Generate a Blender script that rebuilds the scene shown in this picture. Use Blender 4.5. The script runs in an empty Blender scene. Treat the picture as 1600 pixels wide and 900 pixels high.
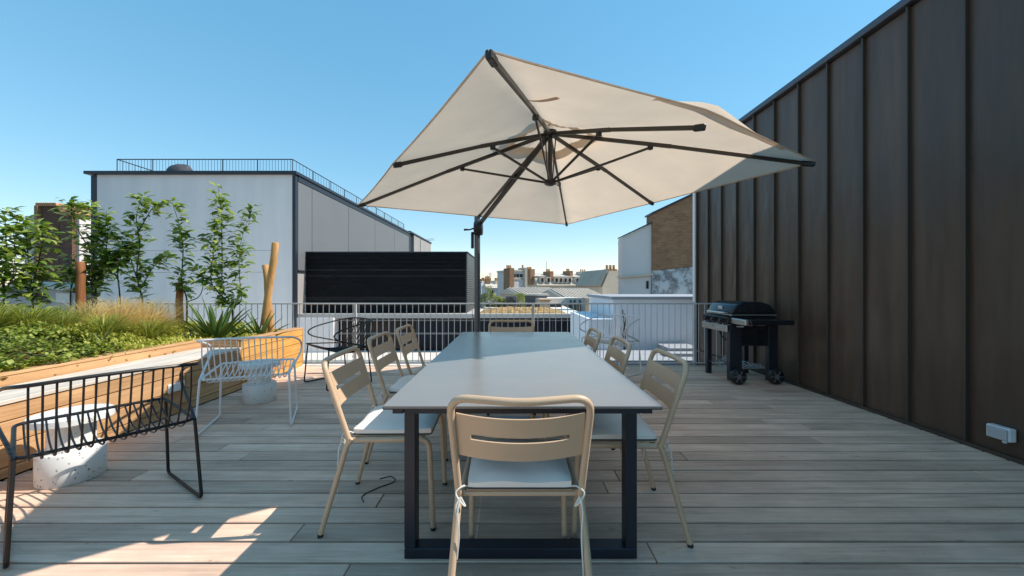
import bpy, bmesh, math, random
from mathutils import Vector, Matrix
random.seed(7)
PI = math.pi
scene = bpy.context.scene
col = scene.collection

# ------------------------------------------------------------------ camera
CAM_H, F = 1.17, 600.0
cam_d = bpy.data.cameras.new('camera'); cam = bpy.data.objects.new('camera', cam_d); col.objects.link(cam)
cam.location = (0, 0, CAM_H); cam.rotation_euler = (PI/2, 0, 0)
cam_d.sensor_width = 36.0; cam_d.lens = 36.0*F/1600.0
cam_d.shift_x = 1/1600; cam_d.shift_y = -2/1600
cam_d.clip_start = 0.05; cam_d.clip_end = 6000
scene.camera = cam
# ------------------------------------------------------------------ world, sun, exposure
SUN = Vector((0.972, 0.075, 1.0)).normalized()
elev = math.asin(SUN.z); azim = math.atan2(SUN.x, SUN.y)
w = bpy.data.worlds.new('World'); scene.world = w; w.use_nodes = True
nt = w.node_tree; nt.nodes.clear()
sky = nt.nodes.new('ShaderNodeTexSky'); sky.sky_type = 'NISHITA'; sky.sun_disc = False
sky.sun_elevation = elev; sky.sun_rotation = azim
sky.altitude = 400; sky.air_density = 1.0; sky.dust_density = 0.0; sky.ozone_density = 1.4
bg = nt.nodes.new('ShaderNodeBackground'); bg.inputs[1].default_value = 0.15
wo = nt.nodes.new('ShaderNodeOutputWorld')
hs = nt.nodes.new('ShaderNodeHueSaturation'); hs.inputs['Hue'].default_value = .486; hs.inputs['Saturation'].default_value = 1.98
gm = nt.nodes.new('ShaderNodeGamma'); gm.inputs[1].default_value = .45
nt.links.new(sky.outputs[0], gm.inputs[0]); nt.links.new(gm.outputs[0], hs.inputs['Color']); nt.links.new(hs.outputs[0], bg.inputs[0]); nt.links.new(bg.outputs[0], wo.inputs[0])
sd = bpy.data.lights.new('sun', 'SUN'); sd.energy = 2.0; sd.angle = math.radians(0.5); sd.color = (1.0, 0.94, 0.86)
so = bpy.data.objects.new('sun', sd); col.objects.link(so); so.location = (20, 2, 20)
so.rotation_euler = SUN.to_track_quat('Z', 'Y').to_euler()
scene.view_settings.view_transform = 'Standard'; scene.view_settings.look = 'None'
scene.view_settings.exposure = 1.64; scene.view_settings.gamma = 1.0
scene.view_settings.use_curve_mapping = False

# ------------------------------------------------------------------ helpers
def X(px, Y): return (px-799.0)/F*Y          # metres to the right of the camera at distance Y
def Z(py, Y): return CAM_H-(py-448.0)/F*Y    # height above the deck at distance Y

class MB:
    def __init__(s): s.v = []; s.f = []
    def box(s, x0, x1, y0, y1, z0, z1):
        b = len(s.v)
        s.v += [(x0,y0,z0),(x1,y0,z0),(x1,y1,z0),(x0,y1,z0),(x0,y0,z1),(x1,y0,z1),(x1,y1,z1),(x0,y1,z1)]
        s.f += [tuple(b+i for i in q) for q in ((3,2,1,0),(4,5,6,7),(0,1,5,4),(1,2,6,5),(2,3,7,6),(3,0,4,7))]
        return s
    def prism(s, poly, axis, a0, a1):
        """poly: list of (u,v); axis 'x','y','z' extruded from a0 to a1"""
        b = len(s.v); n = len(poly)
        def m(u, v, a): return {'x':(a,u,v),'y':(u,a,v),'z':(u,v,a)}[axis]
        s.v += [m(u,v,a0) for u,v in poly]+[m(u,v,a1) for u,v in poly]
        s.f += [tuple(b+i for i in range(n)), tuple(b+n+i for i in reversed(range(n)))]
        s.f += [(b+i, b+n+i, b+n+(i+1)%n, b+(i+1)%n) for i in range(n)]
        return s
    def tube(s, path, r, n=8, closed=False, cap=True, sq=False):
        P = [Vector(p) for p in path]; N = len(P); b = len(s.v)
        rr = r if isinstance(r, (list, tuple)) else [r]*N
        def tan(i):
            if closed: t = P[(i+1)%N]-P[i-1]
            else: t = P[min(i+1,N-1)]-P[max(i-1,0)]
            return t.normalized()
        t0 = tan(0); up = Vector((0,0,1)) if abs(t0.z) < .9 else Vector((0,1,0))
        u = (up-t0*up.dot(t0)).normalized()
        for i in range(N):
            t = tan(i); u = u-t*u.dot(t)
            if u.length < 1e-6: u = t.orthogonal()
            u.normalize(); w_ = t.cross(u)
            for k in range(n):
                a = 2*PI*k/n+(PI/4 if sq else 0); s.v.append(tuple(P[i]+(u*math.cos(a)+w_*math.sin(a))*rr[i]))
        M = N if closed else N-1
        for i in range(M):
            j = (i+1) % N
            for k in range(n):
                s.f.append((b+i*n+k, b+i*n+(k+1)%n, b+j*n+(k+1)%n, b+j*n+k))
        if cap and not closed:
            s.f.append(tuple(b+k for k in reversed(range(n)))); s.f.append(tuple(b+(N-1)*n+k for k in range(n)))
        return s
    def bar(s, p0, p1, w_, h):
        """rectangular bar between two points, w_ wide, h high"""
        p0, p1 = Vector(p0), Vector(p1); t = (p1-p0).normalized()
        up = Vector((0,0,1)) if abs(t.z) < .95 else Vector((0,1,0))
        a = t.cross(up).normalized()*w_/2; c = a.cross(t).normalized()*h/2; b = len(s.v)
        for p in (p0, p1): s.v += [tuple(p-a-c), tuple(p+a-c), tuple(p+a+c), tuple(p-a+c)]
        s.f += [tuple(b+i for i in q) for q in ((0,1,2,3),(7,6,5,4),(1,0,4,5),(2,1,5,6),(3,2,6,7),(0,3,7,4))]
        return s
    def lathe(s, prof, n=32, c=(0,0,0)):
        b = len(s.v); m = len(prof)
        for k in range(n):
            a = 2*PI*k/n
            s.v += [(c[0]+r*math.cos(a), c[1]+r*math.sin(a), c[2]+z) for r, z in prof]
        for k in range(n):
            k2 = (k+1) % n
            for i in range(m-1): s.f.append((b+k*m+i, b+k2*m+i, b+k2*m+i+1, b+k*m+i+1))
        s.f.append(tuple(b+k*m for k in reversed(range(n)))); s.f.append(tuple(b+k*m+m-1 for k in range(n)))
        return s
    def build(s, name, mat, parent=None, bevel=0, seg=1, smooth=False, loc=None):
        me = bpy.data.meshes.new(name); me.from_pydata(s.v, [], s.f)
        bm = bmesh.new(); bm.from_mesh(me)
        bmesh.ops.recalc_face_normals(bm, faces=bm.faces)
        if bevel:
            ed = [e for e in bm.edges if len(e.link_faces) == 2 and e.calc_face_angle(0) > .5]
            bmesh.ops.bevel(bm, geom=ed, offset=bevel, segments=seg, affect='EDGES', profile=.5, clamp_overlap=True)
        if smooth:
            for f in bm.faces: f.smooth = True
            for e in bm.edges:
                if len(e.link_faces) == 2 and e.calc_face_angle(0) > .7: e.smooth = False
        bm.to_mesh(me); bm.free()
        return link(name, me, mat, parent, loc)
def link(name, me, mat, parent=None, loc=None):
    o = bpy.data.objects.new(name, me); col.objects.link(o)
    if mat and not me.materials: me.materials.append(mat)
    if parent: o.parent = parent
    if loc: o.location = loc
    return o
def tag(o, label, cat, group=None):
    o['label'] = label; o['category'] = cat
    if group: o['group'] = group
    return o
def thing(name, label, cat, loc=(0,0,0), rz=0, group=None):
    o = bpy.data.objects.new(name, None); col.objects.link(o); o.empty_display_size = .1
    o.location = loc; o.rotation_euler = (0,0,rz)
    return tag(o, label, cat, group)
def structure(o): o['kind'] = 'structure'; return o
def copy_tree(o, parent=None):
    c = o.copy(); col.objects.link(c)
    if parent: c.parent = parent
    for ch in list(o.children): copy_tree(ch, c)
    return c
def place(root, first, loc, rz, label, name=None):
    o = root if first else copy_tree(root)
    o.location = loc; o.rotation_euler = (0,0,rz); o['label'] = label
    return o
def fillet(P, r, seg=4, closed=False):
    P = [Vector(p) for p in P]; out = []; N = len(P)
    for i, p in enumerate(P):
        if not closed and i in (0, N-1): out.append(p); continue
        a, b = P[i-1]-p, P[(i+1)%N]-p
        d = min(r, a.length*.49, b.length*.49); q0 = p+a.normalized()*d; q1 = p+b.normalized()*d
        for k in range(seg+1):
            t = k/seg; out.append(q0*(1-t)**2+p*2*t*(1-t)+q1*t*t)
    return out
def spline(P, seg=5):
    P = [Vector(p) for p in P]; Q = [P[0]*2-P[1]]+P+[P[-1]*2-P[-2]]; out = []
    for i in range(1, len(Q)-2):
        for k in range(seg):
            t = k/seg; a, b, c, d = Q[i-1:i+3]
            out.append(.5*((2*b)+(c-a)*t+(2*a-5*b+4*c-d)*t*t+(3*b-a-3*c+d)*t**3))
    return out+[P[-1]]

# ------------------------------------------------------------------ materials
def nodes(name):
    m = bpy.data.materials.new(name); m.use_nodes = True; n = m.node_tree
    return m, n, n.nodes['Principled BSDF']
def N(n, t, **kw):
    o = n.nodes.new(t)
    for k, v in kw.items():
        if k.startswith('i_'): o.inputs[k[2:].replace('_', ' ')].default_value = v
        else: setattr(o, k, v)
    return o
def ramp(n, fac, stops):
    r = n.nodes.new('ShaderNodeValToRGB'); n.links.new(fac, r.inputs[0]); e = r.color_ramp.elements
    while len(e) < len(stops): e.new(.5)
    for i, (p, c) in enumerate(stops): e[i].position = p; e[i].color = (*c, 1)
    return r.outputs[0]
def coords(n, scale=(1,1,1), rnd=True, kind='Object'):
    tc = n.nodes.new('ShaderNodeTexCoord'); mp = n.nodes.new('ShaderNodeMapping')
    mp.inputs['Scale'].default_value = scale; src = tc.outputs[kind]
    if rnd:
        oi = n.nodes.new('ShaderNodeObjectInfo'); ml = N(n, 'ShaderNodeVectorMath', operation='SCALE')
        cb = n.nodes.new('ShaderNodeCombineXYZ')
        for i in range(3): n.links.new(oi.outputs['Random'], cb.inputs[i])
        n.links.new(cb.outputs[0], ml.inputs[0]); ml.inputs['Scale'].default_value = 37.0
        ad = N(n, 'ShaderNodeVectorMath', operation='ADD'); n.links.new(src, ad.inputs[0]); n.links.new(ml.outputs[0], ad.inputs[1]); src = ad.outputs[0]
    n.links.new(src, mp.inputs[0]); return mp.outputs[0]
def mul(c, k): return tuple(min(1, x*k) for x in c)
def bump(n, bs, h, strength, dist=.01):
    b = n.nodes.new('ShaderNodeBump'); b.inputs['Strength'].default_value = strength; b.inputs['Distance'].default_value = dist
    n.links.new(h, b.inputs['Height']); n.links.new(b.outputs[0], bs.inputs['Normal'])
def plain(name, c, rough=.5, metal=0, var=.12, scale=6, bmp=0, spec=.5, rnd=True, bscale=None, kind='Object'):
    m, n, b = nodes(name)
    v = coords(n, (1,1,1), rnd, kind)
    t = N(n, 'ShaderNodeTexNoise', i_Scale=scale, i_Detail=6.0, i_Roughness=.6); n.links.new(v, t.inputs['Vector'])
    n.links.new(ramp(n, t.outputs[0], [(.3, mul(c, 1-var)), (.7, mul(c, 1+var))]), b.inputs['Base Color'])
    mr = N(n, 'ShaderNodeMapRange'); mr.inputs[3].default_value = max(.02, rough-.08); mr.inputs[4].default_value = min(1, rough+.08)
    n.links.new(t.outputs[0], mr.inputs[0]); n.links.new(mr.outputs[0], b.inputs['Roughness'])
    b.inputs['Metallic'].default_value = metal; b.inputs['Specular IOR Level'].default_value = spec
    if bmp:
        t2 = N(n, 'ShaderNodeTexNoise', i_Scale=bscale or scale*12, i_Detail=5.0); n.links.new(v, t2.inputs['Vector'])
        bump(n, b, t2.outputs[0], bmp)
    return m
def wood(name, dark, mid, light, along='x', tint=.25, rough=.75, grain=1.0, stain=False):
    m, n, b = nodes(name)
    s = {'x':(.7,14,14), 'y':(14,.7,14), 'z':(14,14,.7)}[along]
    v = coords(n, s)
    t = N(n, 'ShaderNodeTexNoise', i_Scale=1.6, i_Detail=8.0, i_Roughness=.65, i_Distortion=.6); n.links.new(v, t.inputs['Vector'])
    s2 = {'x':(3,90,90), 'y':(90,3,90), 'z':(90,90,3)}[along]
    v2 = coords(n, s2)
    t2 = N(n, 'ShaderNodeTexNoise', i_Scale=1.0, i_Detail=4.0, i_Roughness=.7); n.links.new(v2, t2.inputs['Vector'])
    v3 = coords(n, (1.3,1.3,1.3))
    t3 = N(n, 'ShaderNodeTexNoise', i_Scale=1.4, i_Detail=6.0, i_Roughness=.7); n.links.new(v3, t3.inputs['Vector'])
    c = ramp(n, t.outputs[0], [(.28, dark), (.5, mid), (.75, light)])
    fine = ramp(n, t2.outputs[0], [(.3, (.80,.80,.80)), (.62, (1.08,1.08,1.08))])
    mx = N(n, 'ShaderNodeMixRGB', blend_type='MULTIPLY'); mx.inputs[0].default_value = .8*grain
    n.links.new(c, mx.inputs[1]); n.links.new(fine, mx.inputs[2])
    blot = ramp(n, t3.outputs[0], [(.3, (.83,.81,.79)), (.65, (1.1,1.1,1.1))])
    mx2 = N(n, 'ShaderNodeMixRGB', blend_type='MULTIPLY'); mx2.inputs[0].default_value = .75
    n.links.new(mx.outputs[0], mx2.inputs[1]); n.links.new(blot, mx2.inputs[2])
    oi = n.nodes.new('ShaderNodeObjectInfo')
    tr = ramp(n, oi.outputs['Random'], [(0, (1-tint,1-tint*1.02,1-tint*1.06)), (.5, (1,.985,.97)), (1, (1+tint*.4,1+tint*.4,1+tint*.4))])
    mx3 = N(n, 'ShaderNodeMixRGB', blend_type='MULTIPLY'); mx3.inputs[0].default_value = 1
    n.links.new(mx2.outputs[0], mx3.inputs[1]); n.links.new(tr, mx3.inputs[2])
    last = mx3.outputs[0]
    if stain:     # knots, water marks and scuffs
        v5 = coords(n, (2.2,9,9)); t5 = N(n, 'ShaderNodeTexNoise', i_Scale=2.6, i_Detail=7.0, i_Roughness=.75); n.links.new(v5, t5.inputs['Vector'])
        m5 = N(n, 'ShaderNodeMixRGB', blend_type='MULTIPLY'); m5.inputs[0].default_value = 1
        n.links.new(last, m5.inputs[1]); n.links.new(ramp(n, t5.outputs[0], [(.30,(.55,.45,.38)),(.38,(1,1,1))]), m5.inputs[2])
        v6 = coords(n, (.9,1.6,1)); t6 = N(n, 'ShaderNodeTexNoise', i_Scale=1.2, i_Detail=5.0, i_Roughness=.6); n.links.new(v6, t6.inputs['Vector'])
        m6 = N(n, 'ShaderNodeMixRGB', blend_type='MULTIPLY'); m6.inputs[0].default_value = .8
        n.links.new(m5.outputs[0], m6.inputs[1]); n.links.new(ramp(n, t6.outputs[0], [(.34,(.80,.80,.81)),(.6,(1.12,1.11,1.10))]), m6.inputs[2]); last = m6.outputs[0]
    n.links.new(last, b.inputs['Base Color'])
    b.inputs['Roughness'].default_value = rough; b.inputs['Specular IOR Level'].default_value = .35
    bump(n, b, t2.outputs[0], .35, .003)
    return m
def leafmat(name, c1, c2, c3, trans=.35, rough=.45):
    m, n, b = nodes(name)
    g = n.nodes.new('ShaderNodeNewGeometry')
    c = ramp(n, g.outputs['Random Per Island'], [(0, c1), (.55, c2), (1, c3)])
    n.links.new(c, b.inputs['Base Color']); b.inputs['Roughness'].default_value = rough; b.inputs['Specular IOR Level'].default_value = .35
    tr = n.nodes.new('ShaderNodeBsdfTranslucent'); mx = n.nodes.new('ShaderNodeMixShader'); mx.inputs[0].default_value = trans
    hs = N(n, 'ShaderNodeHueSaturation'); hs.inputs['Saturation'].default_value = 1.1; hs.inputs['Value'].default_value = 1.5
    n.links.new(c, hs.inputs['Color']); n.links.new(hs.outputs[0], tr.inputs[0])
    n.links.new(b.outputs[0], mx.inputs[1]); n.links.new(tr.outputs[0], mx.inputs[2])
    n.links.new(mx.outputs[0], n.nodes['Material Output'].inputs[0]); return m
def fabric(name, c, trans=.3, weave=700):
    m, n, b = nodes(name)
    v = coords(n, (1,1,1), False)
    t = N(n, 'ShaderNodeTexNoise', i_Scale=3.0, i_Detail=6.0); n.links.new(v, t.inputs['Vector'])
    cc = ramp(n, t.outputs[0], [(.3, mul(c,.94)), (.7, mul(c,1.04))]); n.links.new(cc, b.inputs['Base Color'])
    b.inputs['Roughness'].default_value = .9; b.inputs['Specular IOR Level'].default_value = .15
    t2 = N(n, 'ShaderNodeTexNoise', i_Scale=9.0, i_Detail=3.0); n.links.new(v, t2.inputs['Vector']); bump(n, b, t2.outputs[0], .25, .02)
    if trans:
        tr = n.nodes.new('ShaderNodeBsdfTranslucent'); mx = n.nodes.new('ShaderNodeMixShader'); mx.inputs[0].default_value = trans
        n.links.new(cc, tr.inputs[0]); n.links.new(b.outputs[0], mx.inputs[1]); n.links.new(tr.outputs[0], mx.inputs[2])
        n.links.new(mx.outputs[0], n.nodes['Material Output'].inputs[0])
    return m
def terrazzo(name):
    m, n, b = nodes(name); v = coords(n, (1,1,1))
    vo = N(n, 'ShaderNodeTexVoronoi', i_Scale=55.0); n.links.new(v, vo.inputs['Vector'])
    nz = N(n, 'ShaderNodeTexWhiteNoise'); n.links.new(vo.outputs['Color'], nz.inputs[0])
    # small chips: near the cell centre and only in some cells
    chip = N(n, 'ShaderNodeMath', operation='LESS_THAN'); n.links.new(vo.outputs['Distance'], chip.inputs[0]); chip.inputs[1].default_value = .27
    some = N(n, 'ShaderNodeMath', operation='GREATER_THAN'); n.links.new(nz.outputs[0], some.inputs[0]); some.inputs[1].default_value = .62
    both = N(n, 'ShaderNodeMath', operation='MULTIPLY'); n.links.new(chip.outputs[0], both.inputs[0]); n.links.new(some.outputs[0], both.inputs[1])
    cc = ramp(n, nz.outputs[0], [(.62, (.12,.11,.10)), (.8, (.3,.26,.22)), (1, (.42,.4,.38))])
    mx = N(n, 'ShaderNodeMixRGB'); n.links.new(both.outputs[0], mx.inputs[0]); mx.inputs[1].default_value = (.68,.67,.64,1); n.links.new(cc, mx.inputs[2])
    n.links.new(mx.outputs[0], b.inputs['Base Color']); b.inputs['Roughness'].default_value = .55
    return m
def bricks(name, c1, c2, mortar, scale=1.0, rough=.9, patch=None):
    m, n, b = nodes(name)
    tc = n.nodes.new('ShaderNodeTexCoord'); sp = n.nodes.new('ShaderNodeSeparateXYZ'); n.links.new(tc.outputs['Object'], sp.inputs[0])
    cb = n.nodes.new('ShaderNodeCombineXYZ')
    ad = N(n, 'ShaderNodeMath', operation='ADD'); n.links.new(sp.outputs[0], ad.inputs[0]); n.links.new(sp.outputs[1], ad.inputs[1])
    n.links.new(ad.outputs[0], cb.inputs[0]); n.links.new(sp.outputs[2], cb.inputs[1])
    br = n.nodes.new('ShaderNodeTexBrick'); n.links.new(cb.outputs[0], br.inputs['Vector'])
    br.inputs['Color1'].default_value = (*c1,1); br.inputs['Color2'].default_value = (*c2,1); br.inputs['Mortar'].default_value = (*mortar,1)
    br.inputs['Scale'].default_value = scale; br.inputs['Brick Width'].default_value = .24; br.inputs['Row Height'].default_value = .08; br.inputs['Mortar Size'].default_value = .008
    t = N(n, 'ShaderNodeTexNoise', i_Scale=1.1, i_Detail=8.0, i_Roughness=.7); n.links.new(tc.outputs['Object'], t.inputs['Vector'])
    mx = N(n, 'ShaderNodeMixRGB', blend_type='MULTIPLY'); mx.inputs[0].default_value = .8
    n.links.new(br.outputs[0], mx.inputs[1]); n.links.new(ramp(n, t.outputs[0], [(.3,(.6,.58,.55)),(.7,(1.15,1.12,1.1))]), mx.inputs[2])
    last = mx.outputs[0]
    if patch:
        t4 = N(n, 'ShaderNodeTexNoise', i_Scale=1.7, i_Detail=9.0, i_Roughness=.75); n.links.new(tc.outputs['Object'], t4.inputs['Vector'])
        m4 = N(n, 'ShaderNodeMixRGB'); n.links.new(ramp(n, t4.outputs[0], [(.46,(0,0,0)),(.54,(1,1,1))]), m4.inputs[0])
        n.links.new(last, m4.inputs[1]); m4.inputs[2].default_value = (*patch,1); last = m4.outputs[0]
    n.links.new(last, b.inputs['Base Color']); b.inputs['Roughness'].default_value = rough
    bump(n, b, br.outputs['Fac'], -.4, .01)
    return m

M = {}
M['deck'] = wood('deck_wood', (.55,.37,.265), (.74,.51,.375), (.85,.62,.47), 'x', .24, grain=.8, stain=True)
M['bench'] = wood('bench_wood', (.36,.19,.085), (.50,.285,.135), (.60,.37,.19), 'y', .18)
M['larch'] = wood('larch_wood', (.42,.20,.045), (.60,.31,.075), (.68,.38,.11), 'y', .14)
M['bench_x'] = wood('bench_wood_x', (.36,.19,.085), (.50,.285,.135), (.60,.37,.19), 'x', .18)
M['bench_top'] = wood('bench_top_wood', (.50,.44,.37), (.62,.55,.47), (.70,.63,.54), 'y', .08)
M['stake'] = wood('stake_wood', (.36,.17,.05), (.5,.26,.09), (.6,.34,.13), 'z', .15)
M['stake_dark'] = wood('dark_stake_wood', (.16,.06,.02), (.26,.1,.035), (.34,.15,.06), 'z', .15)
M['under'] = plain('deck_underlay', (.02,.018,.016), .9)
def cladding(name, c):
    m, n, b = nodes(name)
    v = coords(n, (5,5,.35)); t = N(n, 'ShaderNodeTexNoise', i_Scale=1.5, i_Detail=7.0, i_Roughness=.65); n.links.new(v, t.inputs['Vector'])
    cc = ramp(n, t.outputs[0], [(.28, mul(c,.72)), (.52, c), (.75, mul(c,1.35))])
    oi = n.nodes.new('ShaderNodeObjectInfo'); mx = N(n, 'ShaderNodeMixRGB', blend_type='MULTIPLY'); mx.inputs[0].default_value = 1
    n.links.new(cc, mx.inputs[1]); n.links.new(ramp(n, oi.outputs['Random'], [(0,(.82,.83,.85)),(1,(1.1,1.08,1.05))]), mx.inputs[2])
    n.links.new(mx.outputs[0], b.inputs['Base Color'])
    mr = N(n, 'ShaderNodeMapRange'); mr.inputs[3].default_value = .22; mr.inputs[4].default_value = .5; n.links.new(t.outputs[0], mr.inputs[0]); n.links.new(mr.outputs[0], b.inputs['Roughness'])
    v2 = coords(n, (1,2.2,.8)); t2 = N(n, 'ShaderNodeTexNoise', i_Scale=1.6, i_Detail=2.0); n.links.new(v2, t2.inputs['Vector'])
    bump(n, b, t2.outputs[0], .55, .05); b.inputs['Specular IOR Level'].default_value = .45
    return m
M['clad'] = cladding('bronze_metal_cladding', (.088,.055,.037))
M['seam'] = plain('bronze_metal_seam', (.055,.04,.029), .42, 0, .1, 2)
M['cope'] = plain('grey_metal_coping', (.10,.11,.13), .4, .5, .1, 2)
def render_wall(name, c):
    m, n, b = nodes(name)
    v = coords(n, (1.2,1.2,.09), False); t = N(n, 'ShaderNodeTexNoise', i_Scale=1.4, i_Detail=8.0, i_Roughness=.6); n.links.new(v, t.inputs['Vector'])
    v2 = coords(n, (1,1,1), False); t2 = N(n, 'ShaderNodeTexNoise', i_Scale=.35, i_Detail=6.0, i_Roughness=.6); n.links.new(v2, t2.inputs['Vector'])
    mx = N(n, 'ShaderNodeMixRGB', blend_type='MULTIPLY'); mx.inputs[0].default_value = 1
    n.links.new(ramp(n, t.outputs[0], [(.3, mul(c,.90)), (.6, c)]), mx.inputs[1]); n.links.new(ramp(n, t2.outputs[0], [(.3,(.93,.93,.94)),(.7,(1.03,1.03,1.02))]), mx.inputs[2])
    n.links.new(mx.outputs[0], b.inputs['Base Color']); b.inputs['Roughness'].default_value = .9; b.inputs['Specular IOR Level'].default_value = .2
    t3 = N(n, 'ShaderNodeTexNoise', i_Scale=9.0, i_Detail=5.0); n.links.new(v2, t3.inputs['Vector']); bump(n, b, t3.outputs[0], .15)
    return m
M['white_render'] = render_wall('white_render', (.82,.745,.72))
M['white_blue'] = plain('pale_render', (.78,.79,.82), .9, 0, .04, .5, .1, .2, bscale=9)
M['grey_panel'] = plain('grey_panel', (.135,.138,.142), .55, 0, .05, .6)
M['beige_panel'] = plain('beige_panel', (.30,.28,.26), .7, 0, .05, .6)
M['dark_trim'] = plain('dark_trim', (.022,.026,.038), .45, .2, .15, 3)
M['black_slat'] = plain('black_slat', (.008,.008,.010), .6, 0, .5, 1.5, spec=.15)
M['black_slat2'] = plain('black_slat_worn', (.022,.021,.022), .6, 0, .5, 1.5, spec=.2)
M['louvre'] = plain('louvre_metal', (.13,.135,.135), .45, .4, .1, 3)
M['ledge'] = plain('stone_ledge', (.42,.39,.36), .85, 0, .1, 1)
M['roof_white'] = plain('white_gravel_roof', (.66,.61,.54), .95, 0, .12, 3, .3)
M['navy'] = plain('navy_panel', (.010,.012,.020), .5, 0, .2, 1, spec=.15)
M['glassd'] = plain('dark_window_glass', (.018,.013,.011), .2, 0, .3, .6, spec=.25)
M['mullion'] = plain('grey_mullion', (.16,.16,.17), .45, .3)
M['rail'] = plain('galvanised_railing', (.60,.59,.58), .45, .1, .08, 8)
M['rail_dark'] = plain('dark_railing', (.05,.06,.08), .45, .4, .1, 8)
M['taupe'] = plain('taupe_powder_coat', (.57,.395,.255), .42, 0, .04, 9, .03, .45)
M['chair_dark'] = plain('rubber_foot', (.02,.02,.02), .7)
M['cushion'] = fabric('cushion_fabric', (.88,.79,.70), 0)
M['piping'] = plain('dark_piping', (.06,.055,.05), .8)
M['table'] = plain('grey_laminate', (.225,.205,.185), .24, 0, .05, 3, 0, .55)
M['black_metal'] = plain('black_powder_coat', (.012,.012,.013), .4, 0, .15, 8, spec=.3)
M['navy_metal'] = plain('anthracite_powder_coat', (.018,.022,.034), .42, .2, .15, 8)
M['white_metal'] = plain('white_powder_coat', (.72,.71,.70), .4, 0, .04, 9)
M['terrazzo'] = terrazzo('terrazzo')
M['canvas'] = fabric('canopy_canvas', (.76,.62,.48), .42)
M['rib'] = plain('umbrella_metal', (.055,.047,.04), .4, .4, .12, 9)
M['pole'] = plain('umbrella_pole_metal', (.11,.115,.13), .4, .5, .1, 6)
M['plastic'] = plain('black_plastic', (.014,.014,.016), .45, 0, .1, 9)
M['enamel'] = plain('black_enamel', (.012,.014,.018), .18, 0, .15, 9)
M['steel'] = plain('brushed_steel', (.52,.51,.49), .3, .85, .08, 20)
M['plate'] = plain('pale_plate', (.6,.6,.58), .35, .2)
M['soil'] = plain('soil', (.035,.024,.015), .95, 0, .4, 14, .8)
M['undergreen'] = plain('undergrowth', (.03,.042,.012), .95, 0, .5, 18, .9)
M['leaf_dark'] = leafmat('groundcover_leaf', (.08,.12,.015), (.21,.26,.04), (.42,.44,.10))
M['leaf_brown'] = leafmat('groundcover_dry_leaf', (.11,.05,.014), (.22,.10,.025), (.24,.18,.04))
M['leaf_light'] = leafmat('sedum_leaf', (.22,.25,.03), (.42,.42,.07), (.62,.58,.16))
M['leaf_tree'] = leafmat('tree_leaf', (.06,.11,.016), (.17,.25,.04), (.44,.48,.12), .35, .35)
M['grass'] = leafmat('grass_blade', (.13,.16,.025), (.29,.31,.055), (.52,.48,.14))
M['feather'] = leafmat('feather_grass_blade', (.56,.38,.16), (.74,.56,.27), (.82,.68,.40), .4, .7)
M['agave'] = leafmat('agave_leaf', (.045,.09,.02), (.08,.14,.03), (.12,.19,.045), .12)
M['bluegrass'] = leafmat('blue_leaf', (.14,.19,.15), (.2,.26,.21), (.28,.34,.27), .2)
M['bark'] = plain('bark', (.07,.05,.035), .9, 0, .3, 30, .5)
M['zinc'] = plain('zinc_roof', (.56,.49,.41), .6, 0, .08, .5)
M['slate'] = plain('mansard_slate', (.42,.36,.29), .8, 0, .15, .7)
M['step'] = plain('pale_stone_step', (.33,.34,.36), .9, 0, .06, 1)
M['stone'] = plain('limestone', (.62,.50,.38), .9, 0, .12, .5, .2)
M['stucco'] = plain('warm_stucco', (.64,.57,.53), .9, 0, .07, .4, .2)
M['brick'] = bricks('brown_brick', (.38,.18,.085), (.26,.12,.055), (.33,.24,.16))
M['brick_dark'] = bricks('red_brick', (.17,.07,.04), (.11,.045,.028), (.16,.12,.09))
M['brick_paint'] = bricks('flaking_painted_brick', (.28,.27,.27), (.2,.19,.19), (.32,.31,.31), patch=(.55,.54,.54))
M['tile'] = plain('clay_tile', (.50,.27,.13), .85, 0, .2, 6)
M['hedge'] = leafmat('hedge_leaf', (.10,.14,.02), (.2,.24,.04), (.33,.34,.08))
M['sedum'] = plain('dry_sedum', (.30,.19,.07), .95, 0, .6, 5, .8)
M['ground'] = plain('street_ground', (.12,.115,.11), .95, 0, .2, .02)
M['tarp'] = plain('grey_tarp', (.045,.047,.055), .6, 0, .2, 6, .5)
M['socket'] = plain('grey_plastic', (.42,.43,.45), .4)
M['socket_w'] = plain('white_plastic', (.72,.72,.72), .35)
M['cord'] = plain('white_cord', (.72,.69,.63), .9)
M['far'] = plain('far_wall', (.40,.39,.38), .9, 0, .06, .1)
M['skylight'] = plain('skylight_metal', (.30,.32,.35), .35, .4)

# ================================================================== LARGE STRUCTURE
g = MB().box(-2500, 2500, -1500, 5000, -13, -12).build('ground', M['ground']); structure(g)

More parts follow.
